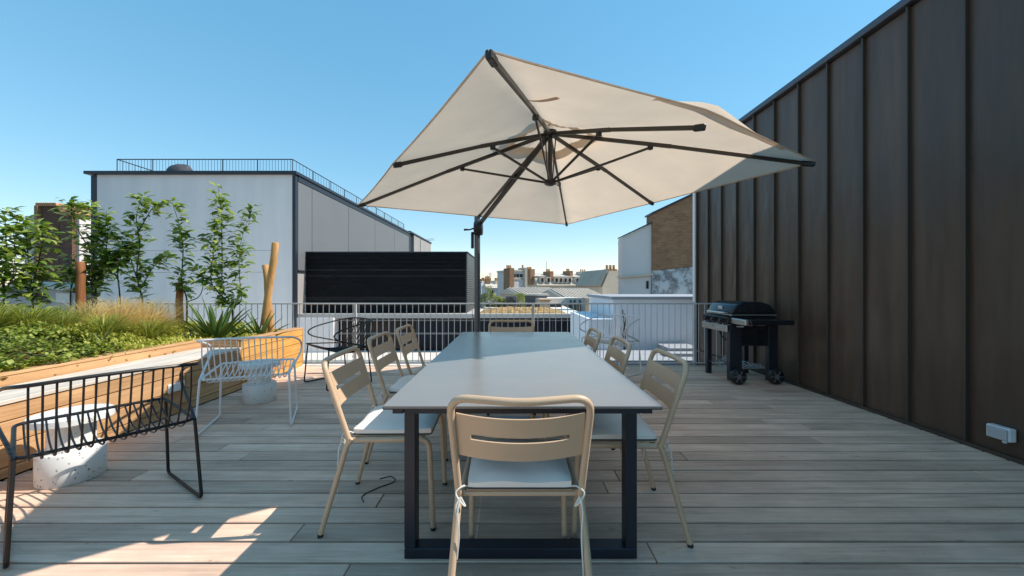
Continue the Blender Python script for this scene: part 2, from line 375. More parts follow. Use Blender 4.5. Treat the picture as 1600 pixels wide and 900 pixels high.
# ---- terrace deck, board by board
DX0, DX1, DY1 = -3.075, 3.36, 5.70
deck = structure(MB().box(-6.4, 3.36, -1.3, 5.735, -.55, -.09).build('deck', M['under']))
pitch, gap = .1375, .0135
y = 1.635-pitch*20; row = 0
rj = random.Random(3)
fixed = {0:(.62,), 1:(-1.02,), 2:(.62,), 4:(.55,), 3:(-.72,2.9), 6:(2.75,), 8:(-2.1,), 10:(.8,), 12:(-2.3,2.2)}
while y < DY1:
    r = row-20
    cuts = list(fixed.get(r, ()))
    if not cuts:
        c = rj.uniform(-2.8, -.6)
        while c < 3.0: cuts.append(c); c += rj.uniform(2.0, 3.2)
    ends = [DX0]+sorted(cuts)+[DX1]
    y1 = min(y+pitch-gap, DY1+.02)
    for a, b_ in zip(ends, ends[1:]):
        if b_-a < .05: continue
        L = b_-a-.005; Wd = y1-y
        dz = rj.uniform(-.0012, .0012)
        MB().box(-L/2, L/2, -Wd/2, Wd/2, -.024, 0).build('plank', M['deck'], deck, bevel=.0028, loc=((a+b_)/2, (y+y1)/2, dz))
    y += pitch; row += 1

# ---- long dark metal building on the right
WX, WZ, WE = 3.383, 3.60, 6.97
bld = thing('metal_clad_building', 'long dark bronze building with standing seam metal cladding beside the deck', 'building', (WX, 0, 0))
MB().box(.03, 6, -2.5, WE, -12, WZ-.04).build('wall', M['clad'], bld)
ys = [2.847-.4137*k for k in range(12, 0, -1)]+[2.847+.4137*k for k in range(11)]
ys = [v for v in ys if v > -2.3]
edges = [-2.45]+ys[:]
edges = [v for v in edges if v < WE-.1]+[WE]
for a, b_ in zip(edges, edges[1:]):
    MB().box(.004, .028, a+.006, b_-.006, -.5, WZ-.06).build('panel', M['clad'], bld, bevel=.003)
    MB().box(-.030, .026, b_-.009, b_+.009, -.5, WZ-.05).build('seam', M['seam'], bld, bevel=.003)
MB().box(-.06, .5, -2.5, WE+.04, WZ-.045, WZ+.02).build('coping', M['cope'], bld, bevel=.006)
MB().box(-.035, .027, -2.5, WE-.02, .004, .03).build('base_flashing', M['seam'], bld)
MB().box(-.05, .25, WE+.012, WE+.09, .9, WZ-.05).build('corner_trim', M['white_render'], bld)

# ---- railing along the far edge of the terrace
RY = 5.78
rl = thing('railing', 'pale grey steel railing with thin upright bars along the terrace edge', 'railing', (0, RY, 0))
MB().box(-6.2, WX-.04, -.018, .018, .905, .925).build('top_rail', M['rail'], rl, bevel=.003)
MB().box(-6.2, WX-.04, -.012, .012, .012, .032).build('bottom_rail', M['rail'], rl, bevel=.003)
bal = None; k = 0; x = -6.15
while x < WX-.08:
    if bal is None: bal = MB().tube([(0,0,.03),(0,0,.906)], .0058, 6).build('baluster', M['rail'], rl, smooth=True, loc=(x,0,0))
    else: link('baluster', bal.data, None, rl, (x,0,0))
    x += .0897
for px in (-5.3, -2.36, .33, 2.78):
    MB().box(px-.02, px+.02, .02, .045, -.3, .9).build('post', M['rail'], rl, bevel=.003)

# ---- planter with built-in bench on the left
BX, BB = -3.08, -3.52           # bench front face, back of the seat
SEAT, RIM = .48, .545
BY1 = 4.38                      # far end of the bench
pl = thing('planter_bench', 'long warm timber planter with a built in slatted bench and pale seat', 'planter', (BX, 2.5, 0))
oy = -2.5
rb = random.Random(5)
for i in range(4):              # front slats of the bench
    z0 = (.004, .072, .212, .352)[i]; zt = (.066, .206, .346, .450)[i]
    yy = -1.2
    while yy < 5.66:
        y2 = min(yy+rb.uniform(1.7, 2.6), 5.66)
        if 5.66-y2 < .4: y2 = 5.66
        top = zt
        if yy < BY1 < y2: y2 = BY1 if BY1-yy > .3 else y2
        MB().box(-.024, 0, yy-2.5+.003, y2-2.5-.003, z0, top).build('slat', M['bench'] if yy < BY1-.1 else M['larch'], pl, bevel=.003)
        yy = y2
MB().box(-.03, -.028, -3.7, 3.15, .0, .47).build('core', M['under'], pl)
# the planter block at the far end: one more slat, rim, end face
MB().box(-.024, 0, BY1-2.5, 5.66-2.5, .456, RIM).build('slat', M['larch'], pl, bevel=.003)
MB().box(-.12, 0.006, BY1-2.5+.125, 5.66-2.5, RIM+.002, RIM+.024).build('rim_board', M['bench'], pl, bevel=.004)
MB().box(-.56, 0.006, BY1-2.5, BY1-2.5+.12, RIM+.002, RIM+.024).build('rim_board', M['bench_x'], pl, bevel=.004)
MB().box(-.44, -.026, BY1-2.5-.012, BY1-2.5+.012, SEAT+.004, RIM).build('bench_end_board', M['bench_x'], pl, bevel=.003)
MB().box(-2.6, 0, 5.664-2.5, 5.69-2.5, .02, RIM).build('end_board', M['bench_x'], pl, bevel=.003)
# seat boards
for i in range(3):
    x1 = 0.012-i*.149
    MB().box(x1-.145, x1, -3.7, BY1-2.5-.016, SEAT-.026, SEAT).build('seat_board', M['bench_top'], pl, bevel=.003)
MB().box(BB-BX-.026, BB-BX-.002, -3.7, BY1-2.5, SEAT-.02, RIM).build('back_board', M['bench'], pl, bevel=.003)
yy = -1.2
while yy < BY1-.02:
    y2 = min(yy+2.35, BY1-.003)
    MB().box(BB-BX-.13, BB-BX+.004, yy-2.5+.002, y2-2.5-.002, RIM+.002, RIM+.024).build('rim_board', M['bench'], pl, bevel=.004)
    yy = y2
MB().box(-3.3, BB-BX-.03, -3.7, 3.15, .0, .47).build('soil', M['soil'], pl)
MB().box(BB-BX-.025, -.03, BY1-2.5+.02, 3.15, .0, .47).build('soil', M['soil'], pl)

# ================================================================== NEIGHBOURING BUILDINGS
def slab(name, mat, parent, x0, x1, y0, y1, z0, z1, bevel=0):
    p = parent.location
    return MB().box(x0-p.x, x1-p.x, y0-p.y, y1-p.y, z0-p.z, z1-p.z).build(name, mat, parent, bevel=bevel)
# white rendered block with a grey panelled flank
wb = thing('white_rendered_building', 'big white rendered building with dark roof edge and grey panelled flank', 'building', (-8, 14, -12))
WXr, WXl, WY = X(460,14), X(141,14), 14.0
WT = Z(273,14)
slab('wall', M['white_render'], wb, WXl+.25, WXr, WY, 29.5, -12, WT)
slab('wall', M['white_render'], wb, WXr+.004, X(520,14), WY+.05, 16, -12, Z(497,14))
slab('corner_trim', M['dark_trim'], wb, WXl, WXl+.247, WY+.02, WY+.4, -12, WT-.02)
slab('corner_trim', M['dark_trim'], wb, WXr-.06, WXr+.055, WY-.03, WY+.12, Z(560,14), WT-.02)
slab('roof_edge', M['dark_trim'], wb, WXl-.12, WXr+.12, WY-.12, 29.6, WT+.003, WT+.11)
yy = WY+.16
ZB = Z(396,14.0)
for i, ln in enumerate((1.0, 3.4, 3.6, 3.7, 3.6)):
    slab('panel', M['grey_panel'], wb, WXr+.005, WXr+.05, yy, yy+ln-.03, ZB-.6, WT-.22); yy += ln
slab('panel', M['beige_panel'], wb, WXr+.0051, WXr+.04, WY+.13, 15.2, Z(492,14.3), ZB-.69)
slab('soffit_strip', M['dark_trim'], wb, WXr+.006, WXr+.07, WY+.14, 29.5, WT-.2, WT-.003)
slab('flashing', M['dark_trim'], wb, WXr+.003, WXr+.09, WY+.13, 15.1, ZB-.68, ZB-.61)
slab('panel', M['beige_panel'], wb, WXr+.006, X(477,14.7), 14.45, 14.62, Z(492,14.5), ZB-.7)
# roof railing of the white building
rr = thing('roof_railing', 'dark thin bar railing around the flat roof of the white building', 'railing', (WXr, 14.5, WT+.11))
L0 = X(183,14.5)-WXr; H = Z(249,14.5)-WT-.11
MB().tube([(L0,1.9,H),(L0,0,H),(-.35,0,H),(-.35,15,H)], .02, 4).build('top_rail', M['rail_dark'], rr)
MB().tube([(L0,1.9,.06),(L0,0,.06),(-.35,0,.06),(-.35,15,.06)], .014, 4).build('bottom_rail', M['rail_dark'], rr)
bm_ = MB().tube([(0,0,0),(0,0,H)], .0075, 4).build('baluster', M['rail_dark'], rr, loc=(L0,.95,0)).data
x = L0+.11
while x < -.4: link('baluster', bm_, None, rr, (x,0,0)); x += .115
y = .25
while y < 15: link('baluster', bm_, None, rr, (-.35,y,0)); y += .24
y = .2
while y < 1.9: link('baluster', bm_, None, rr, (L0,y,0)); y += .24
pm = MB().tube([(0,0,-.02),(0,0,H+.01)], .02, 4).build('post', M['rail_dark'], rr, loc=(L0,0,0)).data
for i in range(1, 6): link('post', pm, None, rr, (L0+(-.35-L0)*i/5, 0, 0))
for i in range(1, 11): link('post', pm, None, rr, (-.35, i*1.5, 0))
# covered lump on that roof
b = MB(); n1, n2 = 7, 14
for i in range(n1+1):
    for j in range(n2):
        a = 2*PI*j/n2; t = i/n1; rnd = 1+.10*math.sin(3*a+1)+.06*math.sin(5*a+t*4)
        rad = math.cos(t*PI/2*.97)**.7
        b.v.append((.42*rad*rnd*math.cos(a), .32*rad*rnd*math.sin(a), .30*math.sin(t*PI/2)*(1+.08*math.sin(2*a))+(.06 if math.cos(a) > 0 and t > .5 else 0)))
for i in range(n1):
    for j in range(n2): b.f.append((i*n2+j, i*n2+(j+1)%n2, (i+1)*n2+(j+1)%n2, (i+1)*n2+j))
b.f.append(tuple(n1*n2+j for j in range(n2)))
tag(b.build('covered_equipment', M['tarp'], smooth=True, loc=(X(281,14.25), 14.28, WT+.11)), 'grey tarpaulin covered lump on the white building roof', 'tarpaulin')
# second far volume of the white building and its dark gap
fb = thing('grey_annex_building', 'small grey beige building end beyond the dark gap of the white building', 'building', (X(645,30), 30, -12))
slab('wall', M['beige_panel'], fb, WXr-6, WXr+.05, 31.0, 37.5, -12, Z(366,30)+.1)
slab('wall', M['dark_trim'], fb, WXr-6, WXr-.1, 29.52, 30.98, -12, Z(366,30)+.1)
slab('roof_edge', M['dark_trim'], fb, WXr-6.1, WXr+.12, 29.65, 37.6, Z(366,30)+.103, Z(366,30)+.22)
slab('joint_strip', M['dark_trim'], fb, WXr+.052, WXr+.07, 33.1, 33.2, -1, Z(366,30))

# black slatted box
KY = 14.7
kb = thing('black_slatted_building', 'black box building clad in thin horizontal slats with pale louvred side', 'building', (X(600,KY), KY, -1))
kx0, kx1, kz0, kz1 = X(478,KY), X(728,KY), Z(489,KY), Z(394,KY)
slab('wall', M['black_slat'], kb, kx0, kx1, KY+.05, 18.0, kz0, kz1-.03)
ns = 30
rs = random.Random(9)
sm = None
for i in range(ns):
    z0 = kz0+.02+(kz1-kz0-.06)*i/ns; h = (kz1-kz0-.06)/ns
    slab('slat', M['black_slat'] if rs.random() < .7 else M['black_slat2'], kb, kx0, kx1-.02, KY-rs.uniform(0,.05), KY+.048, z0+.010, z0+h-.012)
    slab('louvre', M['louvre'], kb, kx1+.003, kx1+.05, KY+.02, 17.9, z0+.012, z0+h-.012)
slab('roof_edge', M['dark_trim'], kb, kx0-.02, kx1+.08, KY-.05, 18.05, kz1-.028, kz1+.02)
slab('ledge', M['ledge'], kb, X(456,14.3), kx1+.3, 14.16, 18.2, kz0-.16, kz0-.004)
# low dark glazed storey
lb = thing('dark_glazed_building', 'low dark navy glazed building with a planted flat roof behind the railing', 'building', (X(700,15), 15, -3))
gx0, gx1 = X(521,14.3), X(905,14.6)
gz0, gz1 = Z(549,14.4), kz0-.17
slab('wall', M['navy'], lb, gx0, gx1, 14.5, 24, -12, gz1-.11)
npn = 9
for i in range(npn):
    a = gx0+(gx1-gx0)*i/npn; c = gx0+(gx1-gx0)*(i+1)/npn
    for z0, z1 in ((gz0+.05, Z(522,14.4)), (Z(520,14.4), Z(501,14.4))):
        slab('window_pane', M['glassd'] if i < 3 else M['navy'], lb, a+.03, c-.03, 14.46, 14.49, z0+.02, z1-.02)  # brown tone of the left panes is a reflection put into the colour
    slab('mullion', M['dark_trim'], lb, c-.03, c+.03, 14.44, 14.499, gz0, gz1-.12)
slab('transom', M['mullion'], lb, gx0, gx1, 14.42, 14.455, Z(522,14.4)-.015, Z(520,14.4)+.005)
slab('transom', M['mullion'], lb, gx0, gx1, 14.42, 14.455, Z(501,14.4)-.015, Z(500,14.4)+.01)
slab('roof_edge', M['ledge'], lb, kx1+.32, gx1+.05, 14.25, 14.6, kz0-.16, kz0-.01)
slab('roof_slab', M['roof_white'], lb, kx1+.32, gx1+.3, 14.602, 24.2, kz0-.16, kz0-.06)
slab('parapet', M['dark_trim'], lb, kx1+.4, X(878,20), 20.0, 20.3, kz0-.058, Z(474,20))
# white gravel roof below the terrace edge
tr = thing('lower_roof', 'sunlit pale gravel roof just below the terrace railing', 'roof', (0, 10, -3))
slab('roof_surface', M['roof_white'], tr, -12, 1.9, 6.4, 14.45, -3, gz0+.02)
slab('parapet', M['roof_white'], tr, -12, 1.9, 12.2, 12.6, gz0+.023, gz0+.10)

# planted strip on the low roof
def leafcards(seed, pts, size, ratio=.5, up=.4, bend=.25):
    """pts: iterable of positions (and optional direction); returns MB with one bent two-quad leaf each"""
    r = random.Random(seed); b = MB()
    for p in pts:
        p, d = (p if isinstance(p, tuple) and len(p) == 2 else (p, None))
        p = Vector(p)
        if d is None:
            a = r.uniform(0, 2*PI); d = Vector((math.cos(a), math.sin(a), r.uniform(-.2, up*2)))
        d = Vector(d).normalized(); s = size*r.uniform(.65, 1.25)
        side = d.cross(Vector((0,0,1)))
        if side.length < .05: side = Vector((1,0,0))
        side.normalize(); side = (side+Vector((0,0,r.uniform(-.5,.5)))).normalized()
        nrm = side.cross(d).normalized(); wd = side*s*ratio*.5
        m1 = p+d*s*.38+nrm*s*bend*.35; tip = p+d*s-nrm*s*bend*.25
        m2 = p+d*s*.72+nrm*s*bend*.2
        i = len(b.v)
        b.v += [tuple(p), tuple(m1-wd), tuple(m1+wd), tuple(m2-wd*.8), tuple(m2+wd*.8), tuple(tip)]
        b.f += [(i,i+1,i+2), (i+1,i+3,i+4,i+2), (i+3,i+5,i+4)]
    return b
r = random.Random(21)
pts = []
x0, x1 = X(750,19), X(820,19)
for i in range(2600):
    x = r.uniform(x0, x1); t = (x-x0)/(x1-x0)
    top = .30+.12*math.sin(t*9)+(.35 if .14 < t < .26 else 0)
    pts.append((x, r.uniform(18.6, 19.4), kz0-.02+r.random()**.7*(top+.28)))
hd = leafcards(22, pts, .10, .5).build('hedge', M['hedge']); tag(hd, 'yellow green hedge on the dark flat roof beside the umbrella pole', 'hedge')
b = MB(); nx, ny = 40, 8
for i in range(nx+1):
    for j in range(ny+1):
        x = X(750,16)+(X(882,16)-X(750,16))*i/nx; yy = 14.9+3.2*j/ny
        e = min(1, 4*min(i/nx, 1-i/nx, j/ny, 1-j/ny)+.0)
        b.v.append((x, yy, kz0-.055+e*(.10+.08*r.random())))
for i in range(nx):
    for j in range(ny): b.f.append((i*(ny+1)+j, (i+1)*(ny+1)+j, (i+1)*(ny+1)+j+1, i*(ny+1)+j+1))
sd_ = b.build('sedum_bed', M['sedum']); sd_['kind'] = 'stuff'; sd_['label'] = 'dry orange brown sedum planting on the low dark roof'; sd_['category'] = 'groundcover'
# air conditioning unit on that roof
ac = thing('air_conditioner', 'grey air conditioning unit with fan grille on the planted flat roof', 'air conditioner', (X(799,17), 18.3, kz0-.05))
MB().box(-.26, .26, -.15, .15, .06, .62).build('casing', M['mullion'], ac, bevel=.02)
b = MB()
for k in range(4):
    b.tube([((.06+.05*k)*math.cos(a*PI/10), -.165, .34+(.06+.05*k)*math.sin(a*PI/10)) for a in range(20)], .008, 4, True)
b.build('fan_grille', M['plastic'], ac)
for sx in (-1, 1): MB().box(sx*.2-.03, sx*.2+.03, -.14, .14, 0, .058).build('foot', M['plastic'], ac)
cb = thing('brick_chimney_box', 'small pale orange masonry chimney box on the planted flat roof', 'chimney', (X(852,18), 18.4, kz0-.05))
MB().box(-.22, .24, -.2, .2, 0, .40).build('stack', M['stone'], cb, bevel=.01)
MB().box(-.27, .29, -.25, .25, .402, .45).build('cap', M['tile'], cb, bevel=.01)

# pale building on the right behind the railing
pw = thing('pale_white_building', 'low pale blue white rendered building behind the right end of the railing', 'building', (3.4, 9, -12))
pt = Z(468,9)
slab('wall', M['white_blue'], pw, X(958,9), 9, 9, 11.8, -12, pt)
slab('coping', M['step'], pw, X(958,9)-.05, 9, 8.95, 11.9, pt+.002, pt+.07)
slab('wall', M['white_blue'], pw, X(921,8.7), X(958,8.8)-.01, 8.75, 11.5, -12, Z(499,8.7))
slab('step', M['step'], pw, X(922,8), 7, 7.5, 8.7, -2, Z(556,8))
slab('step', M['step'], pw, X(1040,8.4), X(1090,8.4), 8.2, 8.94, -1.9, Z(542,8.4))
slab('step', M['step'], pw, X(1036,8.1), X(1090,8.1), 7.9, 8.19, -1.9, Z(550,8.1))
cbk = MB()
for k in range(4):
    pp = [(X(975,8.9)+.02*math.sin(i*1.3+k*2)+.012*k, 8.93-.01*k, Z(546,8.9)+(Z(484+6*k,8.9)-Z(546,8.9))*i/9) for i in range(10)]
    cbk.tube(spline(pp, 2), .012-.002*k, 5)
tag(cbk.build('bare_climber', M['bark'], smooth=True), 'thin bare dark climbing stem against the pale white wall', 'plant')

# stucco building with brown brick gable
ub = thing('stucco_gable_building', 'tall pale stucco and brown brick gable building behind the dark clad wall', 'building', (6.5, 18, -12))
p = ub.location
def gable(name, mat, poly, y0, y1):
    return MB().prism([(x-p.x, z-p.z) for x, z in poly], 'y', y0-p.y, y1-p.y).build(name, mat, ub)
q = lambda px, py: (X(px,18), Z(py,18))
gable('wall', M['stucco'], [q(972,371), q(1018,349), q(1018,427), q(972,431)], 18, 18.6)
gable('roof_edge', M['dark_trim'], [q(971,371), q(1018.4,348.6), q(1018.4,346.5), q(971,369)], 17.9, 18.65)
gable('wall', M['stucco'], [(q(972,434)[0], -12), q(972,434), q(1018,430), (q(1018,430)[0], -12)], 18.02, 18.6)
gable('cornice', M['stone'], [q(970,434.5), q(970,431), q(1018,427), q(1018,430.5)], 17.86, 18.62)
gable('wall', M['brick'], [q(1018.3,335), q(1140,278), q(1140,410), q(1018.3,423)], 17.9, 18.7)
gable('roof_edge', M['dark_trim'], [q(1016,336), q(1140,277.5), q(1140,274.5), q(1016,333)], 17.8, 18.75)
gable('wall', M['brick_paint'], [(q(1018.3,423)[0], -12), q(1018.3,423.5), q(1140,410.5), (q(1140,415)[0], -12)], 17.93, 18.7)
slab('rear_wing', M['stucco'], ub, X(1040,18), X(1140,18), 18.72, 26, -12, Z(345,18))
MB().box(X(1010,18)-p.x, X(1013.5,18)-p.x, 17.99-p.y, 18.03-p.y, Z(451,18)+12, Z(439,18)+12).build('window', M['glassd'], ub)
MB().box(X(1029,17.6)-p.x, X(1084,17.6)-p.x, 17.4-p.y, 17.92-p.y, Z(468,17.6)+12, Z(465,17.6)+12).build('canopy_ledge', M['roof_white'], ub)

# zinc roofs in the middle distance
def zinc(name, label, px0, px1, py0, py1, Y, depth, ribs):
    t = thing(name, label, 'building', (X((px0+px1)/2,Y), Y, -12)); c = t.location
    x0, x1, zr, ze = X(px0,Y), X(px1,Y), Z(py0,Y+depth), Z(py1,Y)
    MB().box(x0-c.x, x1-c.x, .1, depth*2-.1, 0, ze-c.z-.05).build('wall', M['stone'], t)
    rf = MB().prism([(-.2, ze+12-.02), (depth, zr+12), (2*depth+.2, ze+12-.02)], 'x', x0-c.x-.2, x1-c.x+.2).build('roof', M['zinc'], t)
    for i in range(ribs+1):
        x = x0+(x1-x0)*i/ribs-c.x
        MB().bar((x,-.2,ze+12+.05), (x,depth,zr+12+.05), .09, .10).build('roof_seam', M['zinc'], t)
    return t
z1_ = zinc('zinc_roof_building', 'pale zinc roofed building left of its longer neighbour beyond the railing', 814, 884, 450, 461, 34, 5, 12)
z2_ = zinc('zinc_roof_building', 'pale zinc roofed building with wide ribbed roof before the stone gable', 886, 953, 452, 468, 28, 4, 12)
dk = thing('dark_dormer_shed', 'small dark grey shed under the zinc roofs beyond the hedge', 'shed', (X(833,26), 26, -12))
MB().box(-.6, .9, -.4, 1.5, 0, Z(462,26)+12).build('wall', M['mullion'], dk)
MB().box(-.75, 1.05, -.55, 1.6, Z(462,26)+12.003, Z(460.5,26)+12.05).build('roof', M['zinc'], dk)
wr = thing('white_low_building', 'low white walled building with dark vertical posts below the ribbed zinc roof', 'building', (X(880,25), 25, -12))
MB().box(X(842,25)-wr.location.x, X(918,25)-wr.location.x, 0, 2.5, 0, Z(466,25)+12).build('wall', M['roof_white'], wr)
MB().box(X(862,24)-wr.location.x, X(906,24)-wr.location.x, -.8, -.01, 0, Z(476,24)+12).build('wall', M['stone'], wr)
for px in (887, 894, 903):
    MB().box(X(px,23.8)-wr.location.x-.05, X(px,23.8)-wr.location.x+.05, -1.0, -.85, 10, Z(469,23.8)+12).build('post', M['mullion'], wr)

# long mansard building
def chimney(parent, x, y, z0, z1, w_, d, mat, pots=3):
    c = MB().box(x-w_/2, x+w_/2, y-d/2, y+d/2, z0, z1).build('chimney', mat, parent)
    for i in range(pots):
        MB().tube([(x-w_/2+w_*(i+.5)/pots, y, z1), (x-w_/2+w_*(i+.5)/pots, y, z1+.5)], .16, 6).build('chimney_pot', M['tile'], c)
    return c
MYd = 80
mb = thing('mansard_building', 'long grey mansard roofed building with dormer windows and tall chimneys on the skyline', 'building', (X(890,MYd), MYd, -12)); c = mb.location
mx0, mx1 = X(833,MYd)-c.x, X(950,MYd)-c.x
ztop, zeav = Z(428,MYd)+12, Z(446,MYd)+12
MB().box(mx0, mx1, .4, 10, 0, zeav).build('wall', M['stone'], mb)
MB().prism([(0,zeav),(1.3,ztop-.6),(5.5,ztop+.15),(10,zeav)], 'x', mx0, mx1).build('roof', M['slate'], mb)
MB().prism([(1.1,ztop-.62),(5.5,ztop+.22),(5.6,ztop+.3),(1.0,ztop-.5)], 'x', mx0-.1, mx1+.1).build('roof_cap', M['zinc'], mb)
for px in (842, 853, 867, 875, 883, 891, 905, 917, 926, 936, 944):
    x = X(px,MYd)-c.x
    d_ = MB().box(x-.42, x+.42, .05, 1.4, zeav+.55, zeav+1.65).build('dormer', M['zinc'], mb)
    MB().box(x-.27, x+.27, .0, .045, zeav+.68, zeav+1.5).build('window', M['glassd'], d_)
for px, hh, w_ in ((831, 421, 1.0), (861, 424, .8), (901, 422.5, .7), (930, 423, 1.6)):
    chimney(mb, X(px,MYd)-c.x, 3.0 if px != 861 else 2.2, zeav+.3, Z(hh,MYd)+12, w_, 3.0, M['brick'] if px != 930 else M['stone'], 3)
MB().tube([(X(861,MYd)-c.x,3,ztop),(X(861,MYd)-c.x,3,Z(408,MYd)+12)], .06, 4).build('antenna', M['mullion'], mb)
# brick tower house
tb = thing('brick_gable_house', 'narrow white and orange brick house with chimneys left of the mansard building', 'house', (X(808,62), 62, -12)); c = tb.location
MB().box(X(797,62)-c.x, X(822,62)-c.x, 0, 6, 0, Z(424,62)+12).build('wall', M['stucco'], tb)
MB().box(X(797,62)-c.x-.1, X(822,62)-c.x+.1, -.15, 6.1, Z(424,62)+12.003, Z(422.5,62)+12.1).build('roof', M['zinc'], tb)
MB().box(X(799,62)-c.x, X(820,62)-c.x, -.1, -.003, Z(437,62)+12, Z(435,62)+12).build('balcony', M['slate'], tb)
for px in (803, 809, 815):
    MB().box(X(px,62)-c.x-.25, X(px,62)-c.x+.25, -.05, -.002, Z(433,62)+12, Z(428,62)+12).build('window', M['glassd'], tb)
chimney(tb, X(798,62)-c.x, 1.0, 8, Z(419,62)+12, .8, 2.6, M['brick'], 3)
chimney(tb, X(822,62)-c.x, 1.0, 8, Z(418,62)+12, .5, 2.6, M['slate'], 1)
# stone gable
sg = thing('stone_gable_building', 'grey stone gable with slate roof and chimney row beside the stucco building', 'building', (X(955,45), 45, -12)); c = sg.location
MB().prism([(X(940,45)-c.x,0),(X(940,45)-c.x,Z(449,45)+12),(X(952,45)-c.x,Z(423,45)+12),(X(990,45)-c.x,Z(423,45)+12),(X(990,45)-c.x,0)], 'y', 0, 7).build('wall', M['stone'], sg)
MB().prism([(X(938,45)-c.x,Z(448,45)+12),(X(951,45)-c.x,Z(422,45)+12),(X(951,45)-c.x,Z(420.5,45)+12),(X(937,45)-c.x,Z(446,45)+12)], 'y', .2, 7.2).build('roof', M['slate'], sg)
for px in (955, 961, 967): chimney(sg, X(px,45)-c.x, 1.0, Z(424,45)+12, Z(420,45)+12, .35, 1.0, M['brick'], 1)
for o_, a_ in ((mb,.42),(tb,.4),(sg,.25),(z1_,.22),(z2_,.22),(wr,.25)): o_.rotation_euler.z = a_
# far skyline
far = [(728,752,441,150,'far'),(752,776,440,165,'roof_white'),(772,800,442,140,'stone'),(953,975,438,120,'stucco')]
fl = ['faint grey far block directly beside the umbrella pole at the skyline','pale far roof block just right of the umbrella pole','beige far roof block left of the narrow brick house','distant pale block between the stone gable and stucco wall']
for (a, b_, py, Y, mt), lb_ in zip(far, fl):
    t = thing('distant_building', lb_, 'building', (X((a+b_)/2,Y), Y, -12), 0, 'distant buildings on the skyline'); c = t.location
    MB().box(X(a,Y)-c.x, X(b_,Y)-c.x, 0, 14, 0, Z(py,Y)+12).build('wall', M[mt], t)
    MB().box(X(a,Y)-c.x-.2, X(b_,Y)-c.x+.2, -.2, 14.2, Z(py,Y)+12.003, Z(py,Y)+12.4).build('roof', M['zinc'], t)
    rq = random.Random(int(a))
    for i in range(5):
        x = rq.uniform(X(a,Y), X(b_,Y))-c.x; h = rq.uniform(.8, 3.4)
        if i < 3: MB().box(x-.6, x+.6, 2, 4, Z(py,Y)+12.4, Z(py,Y)+12.4+h*.5).build('chimney', M['brick'], t)
        else: MB().tube([(x,2,Z(py,Y)+12.4),(x,2,Z(py,Y)+12.4+h*1.6)], .1, 4).build('antenna', M['mullion'], t)
rq = random.Random(77)
for a, b_, py, Y, wm, rm, lb_ in ((762,786,444,70,'stucco','zinc','low pale house with zinc roof right of the umbrella pole, behind the hedge'),
        (786,799,441,95,'stone','slate','narrow beige house with slate roof just left of the brick chimneys')):
    t = thing('town_house', lb_, 'house', (X((a+b_)/2,Y), Y, -12), .3, 'small town houses beyond the railing'); hw = (X(b_,Y)-X(a,Y))/2; zt = Z(py,Y)+12
    MB().box(-hw, hw, 0, 5, 0, zt-.7).build('wall', M[wm], t)
    MB().prism([(-.2,zt-.698),(2.5,zt+.15),(5.2,zt-.698)], 'x', -hw-.15, hw+.15).build('roof', M[rm], t)
    nwin = max(2, int(hw*1.2))
    for i in range(nwin):
        x = -hw+2*hw*(i+.5)/nwin; wd_ = MB().box(x-.3, x+.3, -.06, -.002, zt-2.2, zt-1.1).build('window', M['glassd'], t)
        MB().box(x-.4, x+.4, -.12, -.062, zt-2.32, zt-2.2).build('sill', M['stone'], wd_)
    chimney(t, -hw+.5, 2.4, zt-.4, zt+rq.uniform(.6,1.1), .9, .7, M['brick'], 3); chimney(t, hw-.5, 2.4, zt-.4, zt+rq.uniform(.5,.9), .7, .7, M['stone'], 2)
    xa = rq.uniform(-hw*.5, hw*.5); b = MB(); b.tube([(xa,2.5,zt),(xa,2.5,zt+2.2)], .05, 4)
    for k in range(3): b.tube([(xa-.4,2.5,zt+1.5+.3*k),(xa+.4,2.5,zt+1.5+.3*k)], .03, 4)
    b.build('antenna', M['mullion'], t)
# construction crane
cr = thing('tower_crane', 'far tower crane with pale lattice jib above the white building', 'crane', (X(655,120), 122, -12))
jz = Z(376,120)+12
MB().tube([(0,0,0),(0,0,jz+1.5)], .35, 4).build('mast', M['white_metal'], cr)
b = MB()
for dz in (0, .8): b.tube([(-1.5,0,jz+dz*.4),(4.6,0,jz+.5+dz*(.7))], .07, 4)
for i in range(9): b.tube([(-1.2+i*.6,0,jz+.05+.05*i),(-.9+i*.6,0,jz+.5+.06*i)], .045, 4)
b.build('jib', M['white_metal'], cr)

# left: brick house behind the trees
HY = 25
bh = thing('brick_house', 'tall dark brick house end with clay tile coping and white lit side', 'house', (X(90,HY), HY, -12)); c = bh.location
def hb(name, mat, a, b_, py0, py1, y0, y1): return MB().box(X(a,HY)-c.x, X(b_,HY)-c.x, y0, y1, (Z(py1,HY)+12) if py1 else 0, Z(py0,HY)+12).build(name, mat, bh)
hb('wall', M['brick_dark'], 62, 92, 321, None, 0, 4)
hb('wall', M['brick_dark'], 92.2, 112, 334, None, 0.02, 4)
hb('pilaster', M['brick'], 59, 64, 322, None, -.2, -.003)
hb('wall', M['stucco'], 112.2, 116, 336, None, .3, 9)
hb('wall', M['stucco'], 30, 61.8, 336, None, .3, 6)
hb('wall', M['stucco'], 28, 50, 315, 336.2, 1, 5)
for i in range(9):
    x = X(62+i*3.4,HY)-c.x; MB().tube([(x,-.15,Z(320,HY)+12),(x,2,Z(319,HY)+12.1)], .12, 6).build('coping_tile', M['tile'], bh, smooth=True)
for i in range(7):
    x = X(94+i*3.0,HY)-c.x; MB().tube([(x,-.15,Z(333,HY)+12),(x,2,Z(332,HY)+12.1)], .11, 6).build('coping_tile', M['tile'], bh, smooth=True)
wl = thing('white_gable_house', 'sunlit white walled house between the brick house and white building', 'house', (X(124,28), 28, -12)); c2 = wl.location
